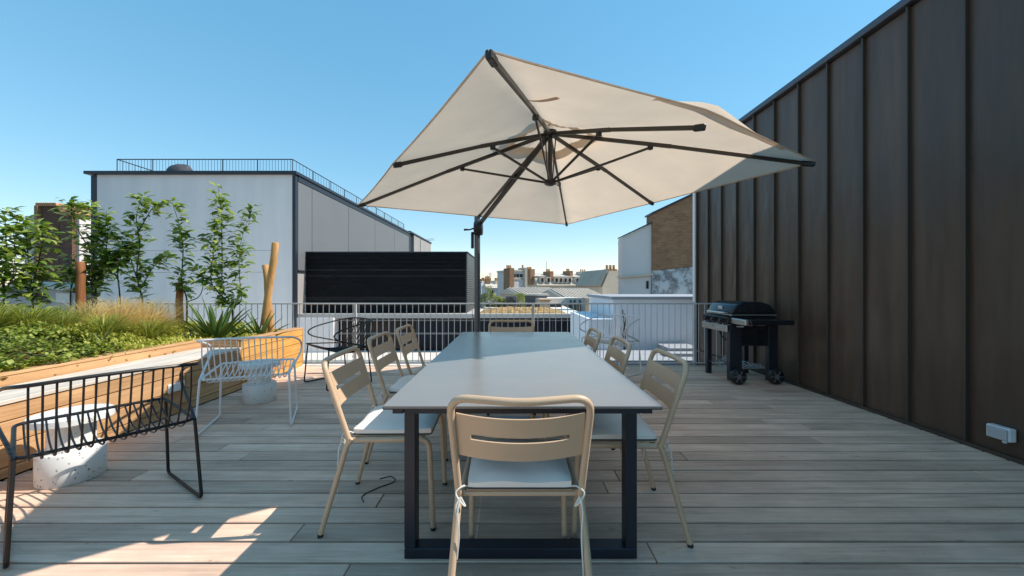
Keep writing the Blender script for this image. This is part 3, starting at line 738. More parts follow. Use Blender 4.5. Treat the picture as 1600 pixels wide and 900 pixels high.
MB().box(X(114,28)-c2.x, X(137,28)-c2.x, 0, 6, 0, Z(338,28)+12).build('wall', M['white_render'], wl)
MB().prism([(X(112,28)-c2.x,Z(338,28)+12.003),(X(114,28)-c2.x,Z(334,28)+12),(X(139,28)-c2.x,Z(341,28)+12.1),(X(139,28)-c2.x,Z(342,28)+12.003)], 'y', -.2, 6.2).build('roof', M['tile'], wl)
MB().tube([(0,1,Z(338,28)+12),(0,1,Z(296,28)+12)], .03, 4).build('antenna', M['mullion'], wl)
sk = thing('skylight_shed', 'low grey metal roof shed with glazed skylight behind the planter', 'shed', (X(75,14), 14, -12)); c3 = sk.location
def sb(name, mat, poly, y0, y1): return MB().prism([(X(a,14)-c3.x, Z(b_,14)+12) for a, b_ in poly], 'y', y0, y1).build(name, mat, sk)
sb('wall', M['skylight'], [(10,900),(10,452),(40,447),(118,458),(118,900)], 0, 4)
sb('roof', M['zinc'], [(8,452),(40,440),(120,449),(120,455),(40,446.5),(8,456)], -.3, 4.2)
sb('window', M['plate'], [(89,457),(112,459),(112,473),(89,472)], -.03, -.003)
sb('window', M['glassd'], [(50,456),(72,459),(80,474),(58,472)], -.03, -.003)

# ================================================================== PLANTS
def zg(x, y):
    t = max(0, min(1, (-x-3.5)/.75)); s = max(0, min(1, (4.5-y)/1.2))
    return .53+t*(.10+.20*s)+.03*math.sin(x*7+y*3)*math.sin(y*5)
def sheet(name, mat, x0, x1, y0, y1, nx, ny, dz):
    b = MB()
    for i in range(nx+1):
        for j in range(ny+1):
            x = x0+(x1-x0)*i/nx; y = y0+(y1-y0)*j/ny; b.v.append((x, y, zg(x,y)-dz))
    for i in range(nx):
        for j in range(ny): b.f.append((i*(ny+1)+j, (i+1)*(ny+1)+j, (i+1)*(ny+1)+j+1, i*(ny+1)+j+1))
    return b
r = random.Random(31)
def stuff(o, label, cat): o['kind'] = 'stuff'; o['label'] = label; o['category'] = cat; return o
stuff(sheet('undergrowth', None, -6.3, -3.64, -1.1, 5.6, 24, 50, .11).build('undergrowth', M['undergreen'], smooth=True), 'dark leaf litter and stems under the planter greenery', 'groundcover')
pts = []; brown = []
for i in range(17000):
    y = r.uniform(.6, 4.0); x = -3.56-r.random()**1.25*2.2
    near = (-x-3.56)
    d = r.random()
    if near < .10 and r.random() < .5:   # trailing fringe over the rim
        x = -3.53-r.uniform(0,.1)
    z = zg(x,y)-.10*d+.03*math.sin(x*13+y*9)
    (brown if (near < .35 and r.random() < .55 and d > .35) else pts).append((x, y, z))
for i in range(1500):   # leaves spilling over the rim board
    y = r.uniform(.8, 3.5); e = .07*(math.sin(y*9)+math.sin(y*23+1))*.5+.06*(3.5-y)/2.0
    if e > 0: pts.append((-3.60+r.random()*e*1.3, y, RIM+.025+r.random()*.05))
stuff(leafcards(32, pts, .042, .6, .6).build('groundcover', M['leaf_dark']), 'dense small leaved green groundcover in the planter', 'groundcover')
stuff(leafcards(33, brown, .042, .6, .3).build('dry_groundcover', M['leaf_brown']), 'brown dry leaves along the lower edge of the groundcover', 'groundcover')
pts = []
for i in range(15000):
    y = r.uniform(3.5, 5.6)
    xm = -3.18 if y > BY1+.12 else -3.56
    x = xm-r.random()*(1.5)
    if y < 3.9 and r.random() > (y-3.5)/.4: continue
    z = zg(x,y)-.06*r.random()+.025*math.sin(x*15)*math.sin(y*11)+(.02 if x < -3.5 else .0)
    a = r.uniform(0, 2*PI)
    pts.append(((x, y, z), (math.cos(a)*.7, math.sin(a)*.7, 1)))
stuff(leafcards(34, pts, .045, .35).build('sedum_groundcover', M['leaf_light']), 'bright yellow green low sedum at the far end of planter', 'groundcover')

def blades(seed, n, h, spread, width, droop, wind=(0,0), base=.07):
    r = random.Random(seed); b = MB()
    for i in range(n):
        a = r.uniform(0, 2*PI); rad = base*math.sqrt(r.random()); hh = h*r.uniform(.55, 1.1); sp = spread*r.uniform(.15, 1)
        p = Vector((rad*math.cos(a), rad*math.sin(a), 0)); dirn = Vector((math.cos(a+r.uniform(-.5,.5))+wind[0], math.sin(a+r.uniform(-.5,.5))+wind[1], 0))
        side = Vector((-dirn.y, dirn.x, 0)); side = side.normalized() if side.length > 1e-3 else Vector((1,0,0))
        k0 = len(b.v); S = 5
        for k in range(S+1):
            t = k/S; q = p+dirn*sp*t**1.6+Vector((0,0,hh*(t-droop*t**2.6)))
            wv = side*width*(1-t)**.7*.5
            if k == S: b.v.append(tuple(q))
            else: b.v += [tuple(q-wv), tuple(q+wv)]
        for k in range(S-1): b.f.append((k0+2*k, k0+2*k+1, k0+2*k+3, k0+2*k+2))
        b.f.append((k0+2*S-2, k0+2*S-1, k0+2*S))
    return b
def tussock(label, px, Y, n, h, spread, wd, droop, seed, mat='grass', name='grass_tussock', group='grass tussocks in the planter', wind=(.2,0), feather=0):
    x = X(px, Y); t = thing(name, label, 'grass', (x, Y, zg(x,Y)-.10), 0, group)
    blades(seed, n, h, spread, wd, droop, wind).build('blades', M[mat], t)
    if feather:
        blades(seed+50, feather, h*1.05, spread*1.25, .0065, droop*1.1, (wind[0]*1.5, wind[1]), .10).build('plumes', M['feather'], t)
    return t
tussock('leftmost arching green grass tussock at the photo edge', -12, 3.5, 420, .62, .5, .008, .45, 41)
tussock('loose green grass tussock above the dark groundcover near left edge', 45, 3.7, 420, .60, .55, .008, .5, 42)
tussock('tall upright green grass tussock below the brown stake', 95, 4.1, 420, .66, .5, .008, .45, 43)
tussock('wide green grass tussock in front of the blond plumes', 165, 3.9, 420, .52, .5, .008, .5, 44)
tussock('bushy green grass tussock under the right hand plumes', 235, 4.3, 420, .52, .48, .008, .5, 45)
tussock('thin green grass tussock beside the slim stake', 262, 4.8, 260, .5, .35, .007, .5, 46)
tussock('blond feather grass with wind swept plumes, leftmost plume clump', 150, 4.5, 50, .70, .42, .005, .36, 47, 'grass', 'feather_grass', 'blond feather grasses', (.5,0), 600)
tussock('blond feather grass in the middle of the plume clumps', 190, 4.6, 50, .76, .42, .005, .34, 48, 'grass', 'feather_grass', 'blond feather grasses', (.5,0), 700)
tussock('brownish feather grass, rightmost plume clump beside the slim stake', 232, 4.7, 50, .76, .42, .005, .34, 49, 'grass', 'feather_grass', 'blond feather grasses', (.6,0), 520)

def swordleaf(L, wd, lean, az, curve):
    """stiff pointed leaf with folded middle"""
    b = MB(); S = 6; d = Vector((math.cos(az), math.sin(az), 0)); side = Vector((-d.y, d.x, 0))
    for k in range(S+1):
        t = k/S; ang = lean+curve*t
        q = d*(L*t*math.sin(ang))+Vector((0,0,L*t*math.cos(ang)))
        ww = wd*(.55+.9*t if t < .4 else .91*(1-(t-.4)/.6)**.8+.01)*.5
        nrm = d*math.cos(ang)-Vector((0,0,math.sin(ang)))
        b.v += [tuple(q-side*ww), tuple(q+nrm*ww*.5), tuple(q+side*ww)]
    for k in range(S):
        for m in (0, 1): b.f.append((k*3+m, k*3+m+1, k*3+m+4, k*3+m+3))
    # underside, a little thickness
    nb = len(b.v)
    b.v += [(x*1.0, y*1.0, z-.006) for x, y, z in b.v]
    b.f += [tuple(nb+i for i in reversed(f)) for f in list(b.f)]
    return b
def agave(label, px, Y, n, L, wd, seed, mat='agave', name='agave_plant', curve=.25):
    x = X(px, Y); t = thing(name, label, 'plant', (x, Y, zg(x,Y)-.08), 0, 'sword leaved plants in the planter'); rr_ = random.Random(seed)
    for i in range(n):
        a = i*2.399+rr_.uniform(-.2,.2); u = i/n
        swordleaf(L*rr_.uniform(.75,1.1)*(1-.15*(1-u)), wd, .12+.85*(1-u)*rr_.uniform(.8,1.1), a, curve*rr_.uniform(.3,1.2)).build('leaf', M[mat], t)
    return t
agave('large dark green agave with stiff sword leaves left of stakes', 338, 4.75, 26, .70, .07, 61)
agave('smaller green agave at the foot of the leaning stakes', 408, 5.0, 14, .52, .055, 62)
agave('pale blue grey leaved plant beside the slim stake', 293, 4.5, 14, .24, .022, 63, 'bluegrass', 'silver_plant', .9)
agave('pale blue grey leaved tuft below the feather grass plumes', 160, 3.75, 14, .2, .02, 64, 'bluegrass', 'silver_plant', .9)

# stakes
def stake(label, p0, p1, rad, mat):
    p0, p1 = Vector(p0), Vector(p1); d = p1-p0
    pts = [d*(i/5)+Vector((.004*math.sin(i*2),.004*math.cos(i*3),0)) for i in range(6)]
    rs_ = [rad*(1.06-.02*i) for i in range(6)]
    o = MB().tube(pts, rs_, 12).build('wooden_stake', M[mat], bevel=.004, smooth=True, loc=p0)
    return tag(o, label, 'stake', 'tree stakes in the planter')
def gp(px, py, Y): return (X(px,Y), Y, Z(py,Y))
stake('long honey coloured round stake leaning right, the taller of a crossed pair', gp(410,525,5.2), gp(431,379,5.1), .045, 'stake')
stake('shorter honey coloured stake crossing behind the taller leaning one', gp(424,525,5.3), gp(415,414,5.35), .042, 'stake')
stake('slim reddish brown upright stake among the trees behind the plumes', gp(281,520,5.2), gp(280,441,5.2), .042, 'stake_dark')
stake('thick reddish brown upright stake in front of the white house', gp(126,500,4.9), gp(126,409,4.9), .046, 'stake_dark')

# young espaliered trees: each one stem set and a crown of separate leaves
def tree(label, shoots, seed, dens=70, leaf=.125):
    """shoots: list of polylines of (px, py, Y), first point of the first one at the root"""
    r = random.Random(seed)
    root = Vector(gp(*shoots[0][0]))
    t = thing('espalier_tree', label, 'tree', root, 0, 'young espaliered trees in the planter')
    tr_ = MB(); pts = []
    for si, sh in enumerate(shoots):
        *line, l0, l1 = sh if isinstance(sh[-1], (int, float)) else (*sh, .2, 1.0)
        P = [Vector(gp(*q))-root for q in line]
        C = spline(P, 6); n = len(C)
        r0 = .011 if si == 0 else .008
        tr_.tube(C, [r0*(1-.8*i/(n-1)) for i in range(n)], 6)
        L = sum((C[i+1]-C[i]).length for i in range(n-1))
        cnt = int(dens*L*1.85)
        phase = r.uniform(0, 6)
        for k in range(cnt):
            u = l0+(l1-l0)*(k+r.random())/cnt
            clump = .5+.5*math.sin(u*L*11+phase)
            if r.random() > .32+.68*clump: continue
            f = u*(n-1); i = min(int(f), n-2); q = C[i].lerp(C[i+1], f-i)
            a = r.uniform(0, 2*PI); off = Vector((math.cos(a), math.sin(a), 0))
            reach = r.random()**1.3*.115*(1.15-.45*u)*(.35+.65*clump)
            el = r.uniform(-.6, .7)
            pts.append((tuple(q+off*reach+Vector((0,0,r.uniform(-.02,.05)))), tuple(off+Vector((0,0,el)))))
            if reach > .06 and r.random() < .3: tr_.tube([q, q+off*reach+Vector((0,0,.03))], [.004,.002], 4)
    tr_.build('trunk', M['bark'], t, smooth=True)
    leafcards(seed+1, pts, leaf, .42, .4, .3).build('crown', M['leaf_tree'], t)
    return t
Yt = 5.15
tree('tall double stemmed young tree left of the leaning stakes', [
    [(363,520,Yt),(362,478,Yt),(348,468,Yt),(347,400,Yt),(346,340,Yt),(341,291,Yt),.22,1],
    [(364,480,Yt),(377,468,Yt),(374,430,Yt+.05),(376,380,Yt+.1),(394,326,Yt+.1),.3,1],
    [(350,466,Yt),(330,440,Yt-.05),(334,390,Yt-.05),(335,345,Yt),.15,.95]], 71, 105)
tree('slim young tree leaning on the slim stake', [
    [(291,520,Yt+.05),(292,470,Yt+.05),(284,440,Yt),(286,390,Yt),(281,355,Yt),(269,316,Yt),.22,1],
    [(292,472,Yt),(312,462,Yt),(318,435,Yt),(306,420,Yt),.55,1]], 72, 95)
tree('young tree with wide low branches before the white wall', [
    [(224,500,Yt),(222,465,Yt),(214,430,Yt),(218,380,Yt),(213,340,Yt),(222,308,Yt),.15,1],
    [(220,450,Yt),(238,420,Yt),(258,398,Yt),.2,1],[(216,440,Yt),(206,410,Yt),(203,375,Yt),.2,1],
    [(217,360,Yt),(232,335,Yt),(243,318,Yt),.3,1]], 73, 95)
tree('small thin stemmed young tree right of the navy corner', [
    [(189,510,Yt),(187,460,Yt),(184,425,Yt),(190,395,Yt),(192,368,Yt),.42,1],
    [(186,440,Yt),(176,420,Yt),(177,395,Yt),.3,1]], 74, 110)
tree('bushy young tree in front of the navy building corner', [
    [(150,505,Yt),(150,450,Yt),(146,400,Yt),(155,360,Yt),(136,318,Yt),.12,1],
    [(150,450,Yt),(162,410,Yt),(168,370,Yt),(166,330,Yt),.2,1],
    [(148,400,Yt),(128,370,Yt),(116,345,Yt),(107,316,Yt),.25,1],
    [(150,470,Yt),(140,430,Yt-.1),(141,385,Yt-.1),.2,1],[(150,440,Yt),(170,420,Yt),(178,400,Yt),.2,1]], 75, 120)
tree('young tree between the brick house and the thick brown stake', [
    [(112,505,Yt-.1),(110,465,Yt-.1),(112,430,Yt-.1),(104,400,Yt-.1),.35,1],
    [(111,450,Yt-.1),(122,420,Yt-.1),.4,1]], 76, 80)
tree('leafy tree in front of the grey house wall near left edge', [
    [(52,505,4.7),(50,450,4.7),(44,400,4.7),(40,360,4.7),(33,340,4.7),.1,1],
    [(50,450,4.7),(60,410,4.65),(66,370,4.65),(58,350,4.65),.1,1],[(50,470,4.7),(38,440,4.7),(28,415,4.7),.1,1],[(52,470,4.7),(66,440,4.7),(70,420,4.7),.1,1]], 77, 110)
tree('leafy tree cut off by the left edge of the photo', [
    [(6,505,4.5),(6,450,4.5),(10,400,4.5),(8,350,4.5),(7,330,4.5),.08,1],
    [(6,450,4.5),(-8,410,4.5),(-12,360,4.5),.1,1],[(6,460,4.5),(20,430,4.45),(24,390,4.45),.1,1],[(6,420,4.5),(22,390,4.5),(20,355,4.5),.2,1]], 78, 110)
# low leafy filler bushes under the left trees
for lb_, px, Y, sd2, n, hh in (('dark leafy bush under the leftmost trees', 18, 4.3, 81, 420, .28), ('dark leafy bush below the brick house', 80, 4.6, 82, 380, .26), ('small yellow green bush right of the thick brown stake', 148, 4.85, 83, 260, .2)):
    rr_ = random.Random(sd2); x = X(px,Y); z = zg(x,Y)-.03
    t = thing('leafy_bush', lb_, 'bush', (x, Y, z), 0, 'low bushes in the planter')
    ps = []
    for i in range(n):
        a = rr_.uniform(0,2*PI); ra = .34*math.sqrt(rr_.random())
        ps.append((ra*math.cos(a), ra*math.sin(a), hh*rr_.random()*(1.15-ra)+.02))
    leafcards(sd2+5, ps, .075, .5, .5).build('crown', M['leaf_tree'] if sd2 != 83 else M['hedge'], t)
    b = MB()
    for k in range(6): b.tube([(0,0,-.05),(.12*math.cos(k),.12*math.sin(k),hh*.6)], [.006,.003], 4)
    b.build('stem', M['bark'], t)
# trellis wires
for z, lb_ in ((Z(391,5.35), 'upper thin support wire behind the young trees'), (Z(425,5.35), 'lower thin support wire behind the young trees')):
    tag(MB().tube([(-6.1,5.36,z),(-4.5,5.36,z-.008),(X(425,5.36),5.36,z)], .0022, 4).build('trellis_wire', M['mullion']), lb_, 'wire')

# ================================================================== FURNITURE
# ---- dining table
TX, TW, TY0, TY1, TH = .04, 1.0, 1.367, 3.61, .745
tb_ = thing('dining_table', 'long grey topped dining table on black rectangular frame legs', 'table', (TX, (TY0+TY1)/2, 0))
hl = (TY1-TY0)/2
MB().box(-TW/2, TW/2, -hl, hl, TH-.010, TH).build('table_top', M['table'], tb_, bevel=.0015)
MB().box(-TW/2+.0015, TW/2-.0015, -hl+.0015, hl-.0015, TH-.0135, TH-.0103).build('edge_core', M['plastic'], tb_)
for sx in (-1, 1): MB().box(sx*(TW/2-.05)-.02, sx*(TW/2-.05)+.02, -hl+.02, hl-.02, TH-.034, TH-.014).build('apron', M['navy_metal'], tb_, bevel=.002)
for sy in (-1, 1): MB().box(-TW/2+.072, TW/2-.072, sy*(hl-.04)-.02, sy*(hl-.04)+.02, TH-.034, TH-.014).build('apron', M['navy_metal'], tb_, bevel=.002)
for sy in (-1, 1):
    yc = sy*(hl-.315)
    MB().box(-TW/2+.0, TW/2-.0, yc-.035, yc+.035, .001, .046).build('foot_bar', M['navy_metal'], tb_, bevel=.003)
    for sx in (-1, 1):
        xc = sx*(TW/2-.024)
        MB().box(xc-.024, xc+.024, yc-.034, yc+.034, .047, TH-.036).build('leg', M['navy_metal'], tb_, bevel=.003)

# ---- dining chairs
def make_chair():
    t = thing('dining_chair', '', 'chair', group='taupe metal chairs around the dining table'); R_ = .0128
    def py(z): return -.14-.325*(z-.44)
    hoop = fillet([(-.215,py(.44),.435), (-.229,py(.80)-.008,.80), (-.224,py(.82)-.012,.828), (-.1,-.285,.822), (0,-.291,.818), (.1,-.285,.822), (.224,py(.82)-.012,.828), (.229,py(.80)-.008,.80), (.215,py(.44),.435)], .05, 4)
    hoop = fillet([(-.215,py(.44),.435), (-.230,py(.81),.815), (0,-.293,.806), (.230,py(.81),.815), (.215,py(.44),.435)], .065, 6)
    MB().tube(hoop, R_, 12).build('back_frame', M['taupe'], t, smooth=True)
    for sx in (-1, 1):
        MB().tube(fillet([(sx*.215,-.13,.447),(sx*.216,-.15,.42),(sx*.243,-.262,.014)], .02, 3), [R_]*5+[R_*.98]*0 if False else R_, 12).build('leg', M['taupe'], t, smooth=True)
        MB().tube([(sx*.2435,-.264,.0),(sx*.243,-.262,.014)], R_*1.05, 10).build('foot_cap', M['chair_dark'], t, smooth=True)
        MB().tube(fillet([(sx*.206,-.125,.435),(sx*.206,.235,.437),(sx*.212,.255,.014)], .05, 5), R_, 12).build('leg', M['taupe'], t, smooth=True)
        MB().tube([(sx*.212,.2555,0),(sx*.212,.255,.014)], R_*1.05, 10).build('foot_cap', M['chair_dark'], t, smooth=True)
    MB().tube([(-.206,.20,.432),(.206,.20,.432)], .010, 8).build('cross_bar', M['taupe'], t, smooth=True)
    MB().tube([(-.206,-.12,.432),(.206,-.12,.432)], .010, 8).build('cross_bar', M['taupe'], t, smooth=True)
    # curved back plate with one slot
    zs = [.600, .638, .668, .688, .722, .756]; nx = 18; xs = [-.212+.424*i/nx for i in range(nx+1)]
    me = bpy.data.meshes.new('backrest'); bm = bmesh.new(); V = {}
    for i, x in enumerate(xs):
        for j, z in enumerate(zs):
            V[i,j] = bm.verts.new((x, py(z)-.030*(1-(x/.212)**2)+.004, z-.012*(1-(x/.212)**2)))
    for i in range(nx):
        for j in range(len(zs)-1):
            if j == 2 and 2 <= i < nx-2: continue
            bm.faces.new((V[i,j], V[i+1,j], V[i+1,j+1], V[i,j+1]))
    bmesh.ops.recalc_face_normals(bm, faces=bm.faces)
    bmesh.ops.solidify(bm, geom=bm.faces[:], thickness=.005)
    for f in bm.faces: f.smooth = True
    for e in bm.edges:
        if len(e.link_faces) == 2 and e.calc_face_angle(0) > .7: e.smooth = False
    bm.to_mesh(me); bm.free(); link('backrest', me, M['taupe'], t)
    MB().box(-.19, .19, -.13, .235, .444, .452).build('seat', M['taupe'], t, bevel=.0035)
    return t
chair = make_chair()
spots = [
    ((.03, 1.495, 0), 0, 'nearest taupe metal dining chair with its back to the viewer at table end'),
    ((-.64, 2.05, 0), -PI/2+.04, 'nearest of three taupe dining chairs on the left table side'),
    ((-.70, 2.79, 0), -PI/2+.02, 'middle of three taupe dining chairs on the left table side'),
    ((-.68, 3.37, 0), -PI/2, 'farthest of three taupe dining chairs on the left table side'),
    ((.55, 1.98, 0), PI/2-.03, 'nearest of three taupe dining chairs on the right table side'),
    ((.46, 2.53, 0), PI/2-.04, 'middle of three taupe dining chairs on the right table side'),
    ((.41, 3.10, 0), PI/2-.04, 'farthest of three taupe dining chairs on the right table side'),
    ((.0, 3.76, 0), PI, 'taupe dining chair at the far table end with only its hoop showing')]
for i, (l, rz, lab) in enumerate(spots): place(chair, i == 0, l, rz, lab)

# ---- seat cushions (loose, tied on)
def make_cushion():
    t = thing('seat_cushion', '', 'cushion', group='off white cushions on the dining chairs')
    b = MB(); n = 14; hw, y0, y1 = .196, -.135, .245
    top = {}
    for i in range(n+1):
        for j in range(n+1):
            u, v = i/n*2-1, j/n*2-1
            e = (1-abs(u)**7)*(1-abs(v)**7)
            rc = .985 if abs(u)+abs(v) > 1.9 else 1
            ww = hw*(1-.05*(1-v)/2)
            b.v.append((ww*u*rc, (y0+y1)/2+(y1-y0)/2*v*rc, .478+.016*max(0,e)**.5+.003*math.sin(u*5+v*3)))
    k0 = len(b.v)
    for i in range(n+1):
        for j in range(n+1):
            x, y, z = b.v[i*(n+1)+j]; b.v.append((x, y, .4535))
    for i in range(n):
        for j in range(n):
            b.f.append((i*(n+1)+j, (i+1)*(n+1)+j, (i+1)*(n+1)+j+1, i*(n+1)+j+1))
            b.f.append(tuple(k0+q for q in (i*(n+1)+j+1, (i+1)*(n+1)+j+1, (i+1)*(n+1)+j, i*(n+1)+j)))
    ring = [i*(n+1) for i in range(n+1)]+[n*(n+1)+j for j in range(1,n+1)]+[i*(n+1)+n for i in range(n-1,-1,-1)]+[j for j in range(n-1,0,-1)]
    for a, c in zip(ring, ring[1:]+ring[:1]): b.f.append((a, c, k0+c, k0+a))
    b.build('pad', M['cushion'], t, smooth=True)
    pr = [Vector(b.v[i])*1.0 for i in ring]
    MB().tube([(x*1.004, y, .456) for x, y, z in pr], .0035, 5, True).build('piping', M['piping'], t, smooth=True)
    for sx in (-1, 1):
        bow = [(sx*.185,-.13,.462),(sx*.20,-.158,.475),(sx*.222,-.172,.46),(sx*.205,-.175,.43),(sx*.19,-.165,.41),(sx*.205,-.172,.445)]
        end = [(sx*.205,-.172,.445),(sx*.213,-.19,.40),(sx*.207,-.196,.33),(sx*.214,-.198,.25 if sx < 0 else .19)]
        bw = MB(); bw.tube(spline(bow, 4), .0032, 5); bw.tube(spline(end, 4), .003, 5)
        if sx < 0: bw.tube(spline([(-.205,-.172,.445),(-.22,-.185,.42),(-.214,-.188,.385)], 4), .003, 5)
        bw.build('tie', M['cord'], t, smooth=True)
    return t
cush = make_cushion()
for i, (k, lab) in enumerate(((0, 'off white seat cushion with hanging ties on the nearest chair'), (1, 'off white seat cushion on the nearest left side chair'), (4, 'off white seat cushion on the nearest right side chair'), (2, 'off white seat cushion on the middle left side chair'), (5, 'off white seat cushion on the middle right side chair'))):
    place(cush, i == 0, spots[k][0], spots[k][1], lab)

# ---- wire armchairs
def make_wire(mat, name, label, loc, fwd):
    t = thing(name, label, 'chair', loc, math.atan2(-fwd[0], fwd[1]), 'wire armchairs on the terrace')
    half = [(.305,-.235,.44), (.315,-.14,.475), (.335,.02,.52), (.348,.15,.565), (.35,.19,.62), (.345,.10,.675), (.335,-.12,.725), (.318,-.24,.748), (.27,-.315,.758), (.14,-.335,.765), (0,-.34,.767)]
    path = half+[(-x,y,z) for x,y,z in half[-2::-1]]
    MB().tube(spline(path, 4), .0085, 8).build('arm_rail', mat, t, smooth=True)
    sf = fillet([(-.305,-.235,.44),(.305,-.235,.44),(.285,.25,.482),(-.285,.25,.482)], .05, 4, True)
    MB().tube(sf, .0085, 8, True).build('seat_frame', mat, t, smooth=True)
    rod = None
    n = 15
    for i in range(n):
        u = -1+2*i/(n-1); x = .27*u
        yt = -.34+.03*u*u; zt = .766-.010*u*u
        P = [(x,yt,zt),(x,-.30,.60),(x*.99,-.262,.475),(x*.98,-.235,.438),(x*.97,-.18,.405),(x*.96,-.06,.392),(x*.955,.08,.405),(x*.95,.2,.455),(x*.945,.25,.482)]
        MB().tube(spline(P, 3), .0045, 6).build('rod', mat, t, smooth=True)
    for sx in (-1, 1):
        P = fillet([(sx*.285,.22,.478),(sx*.305,.255,.012),(sx*.325,-.275,.012),(sx*.305,-.235,.44)], .03, 4)
        MB().tube(P, .0085, 8).build('leg', mat, t, smooth=True)
    return t
make_wire(M['black_metal'], 'wire_armchair', 'black wire armchair nearest the viewer beside the timber bench', (-2.11, 2.0, 0), (-.815, .58))
make_wire(M['white_metal'], 'wire_armchair', 'white wire armchair facing the bench behind the nearest black one', (-2.24, 3.33, 0), (-.38, .925))
make_wire(M['black_metal'], 'wire_armchair', 'black wire armchair at the far railing beside the planter end', (-2.12, 4.66, 0), (-.65, -.76))
make_wire(M['white_metal'], 'wire_armchair', 'white wire armchair at the railing behind the right dining chairs', (1.33, 5.22, 0), (-.72, -.69))

# ---- terrazzo side tables
def side_table(label, loc):
    t = thing('side_table', label, 'side table', loc, 0, 'terrazzo side tables by the bench')
    MB().lathe([(.145,.0),(.15,.006),(.15,.178),(.145,.185)], 48).build('base', M['terrazzo'], t, smooth=True)
    MB().lathe([(.105,.1855),(.105,.352)], 40).build('neck', M['terrazzo'], t, smooth=True)
    MB().lathe([(.180,.3525),(.186,.357),(.186,.392),(.181,.397)], 56).build('top', M['terrazzo'], t, smooth=True)
side_table('pale terrazzo pedestal side table behind the nearest black wire armchair', (-2.70, 2.36, 0))
side_table('pale terrazzo pedestal side table in front of the white wire armchair', (-2.59, 3.95, 0))

# ---- cantilever umbrella
UC = Vector((.376, 3.729, 0)); UR = math.radians(30.93)
um = thing('cantilever_umbrella', 'large square beige cantilever umbrella over the dining table', 'umbrella', (UC.x, UC.y, 0), UR)
HX, HY_, ZR, ZA = 1.5, 1.589, 2.14, 2.70
def tilt(x, y): return .0113*x-.0201*y      # the whole canopy leans slightly
def toloc(v): return Matrix.Rotation(-UR, 3, 'Z') @ (Vector(v)-UC)
corn = [(-HX,-HY_), (HX,-HY_), (HX,HY_), (-HX,HY_)]
def rimpt(s):     # s in 0..8, corner at even, mid at odd
    k = int(s) % 8; f = s-int(s)
    pt8 = [corn[0], (0,-HY_), corn[1], (HX,0), corn[2], (0,HY_), corn[3], (-HX,0)]
    a, c = pt8[k], pt8[(k+1)%8]
    return Vector((a[0]+(c[0]-a[0])*f, a[1]+(c[1]-a[1])*f))
def canopy_z(s, t):
    f = s-math.floor(s); between = math.sin(PI*f)
    z = ZA-(ZA-ZR)*(t**1.04)-.035*between*math.sin(PI*min(1,t*1.0))*1.0
    q = rimpt(s)*t; z += tilt(q.x, q.y)
    # wind lifts the loose edge between the near and right corners
    d = abs(s-1.05)
    if d < 1: z += .10*(1-d)**.85*max(0,(t-.45)/.55)**1.5
    return z
def canopy_mesh(t0, t1, dz, nt_=14, per=10):
    bm = bmesh.new(); V = {}
    nsg = 8*per
    for i in range(nsg):
        s = i/per
        for j in range(nt_+1):
            t = t0+(t1-t0)*j/nt_; f = s-math.floor(s)
            rp = rimpt(s)
            inset = 1-.008*math.sin(PI*f)*t
            wr_ = .006*math.sin(s*31+t*5)*math.sin(PI*f)*(1-t)+.004*math.sin(s*47)*math.sin(PI*f)*t**3
            V[i,j] = bm.verts.new((rp.x*t*inset, rp.y*t*inset, canopy_z(s, t)+dz+wr_))
    for i in range(nsg):
        for j in range(nt_):
            bm.faces.new((V[i,j], V[(i+1)%nsg,j], V[(i+1)%nsg,j+1], V[i,j+1]))
    if t0 == 0: bmesh.ops.remove_doubles(bm, verts=bm.verts, dist=.0005)
    bmesh.ops.recalc_face_normals(bm, faces=bm.faces)
    for f in bm.faces: f.smooth = True
    me = bpy.data.meshes.new('canopy'); bm.to_mesh(me); bm.free(); return me
link('canopy', canopy_mesh(.17, 1, 0), M['canvas'], um)
link('vent_cap', canopy_mesh(0, .26, .055, 5), M['canvas'], um)
# hem round the rim
hem = [(*(rimpt(i/8)*(1-.008*math.sin(PI*(i/8-math.floor(i/8))))), canopy_z(i/8, 1)-.004) for i in range(64)]
MB().tube(hem, .006, 5, True).build('hem', M['canvas'], um, smooth=True)
# loose flap blown up above the lifted edge
b = MB(); nf = 16
for i in range(nf+1):
    s = .72+1.0*i/nf; rp = rimpt(s)*(1-.008*math.sin(PI*(s-math.floor(s)))); z = canopy_z(s, 1)
    hgt = .10*(1-abs(i/nf-.45)/.55) if i/nf > .45 else .10*(i/nf)/.45
    for j in range(3):
        q = j/2; b.v.append((rp.x, rp.y+.05*q, z+hgt*q))
for i in range(nf):
    for j in range(2): b.f.append((i*3+j, (i+1)*3+j, (i+1)*3+j+1, i*3+j+1))
b.build('flap', M['canvas'], um, smooth=True)
# ribs, struts, hubs
for k in range(8):
    rp = rimpt(k); d = rp.length
    def P(t, dz): return Vector((rp.x*t, rp.y*t, ZA-(ZA-ZR)*(t**1.04)+dz+tilt(rp.x*t, rp.y*t)))
    rb_ = MB().bar(P(.03,-.045), P(.5,-.028), .022, .032).build('rib', M['rib'], um)
    MB().bar(P(.5,-.028), P(.985,-.022), .020, .028).build('rib_extension', M['rib'], rb_)
    MB().bar(P(.955,-.026), P(1.0,-.018), .034, .04).build('end_cap', M['plastic'], rb_, bevel=.006)
    q = P(.42,-.062); MB().bar(Vector((rp.x*.02, rp.y*.02, ZR+.045)), q, .014, .020).build('strut', M['rib'], rb_)
    MB().box(q.x-.02, q.x+.02, q.y-.02, q.y+.02, q.z-.02, q.z+.022).build('joint', M['plastic'], rb_, bevel=.006)
MB().lathe([(.05,ZA-.075),(.065,ZA-.06),(.065,ZA-.02),(.03,ZA-.01)], 20).build('top_hub', M['plastic'], um, smooth=True)
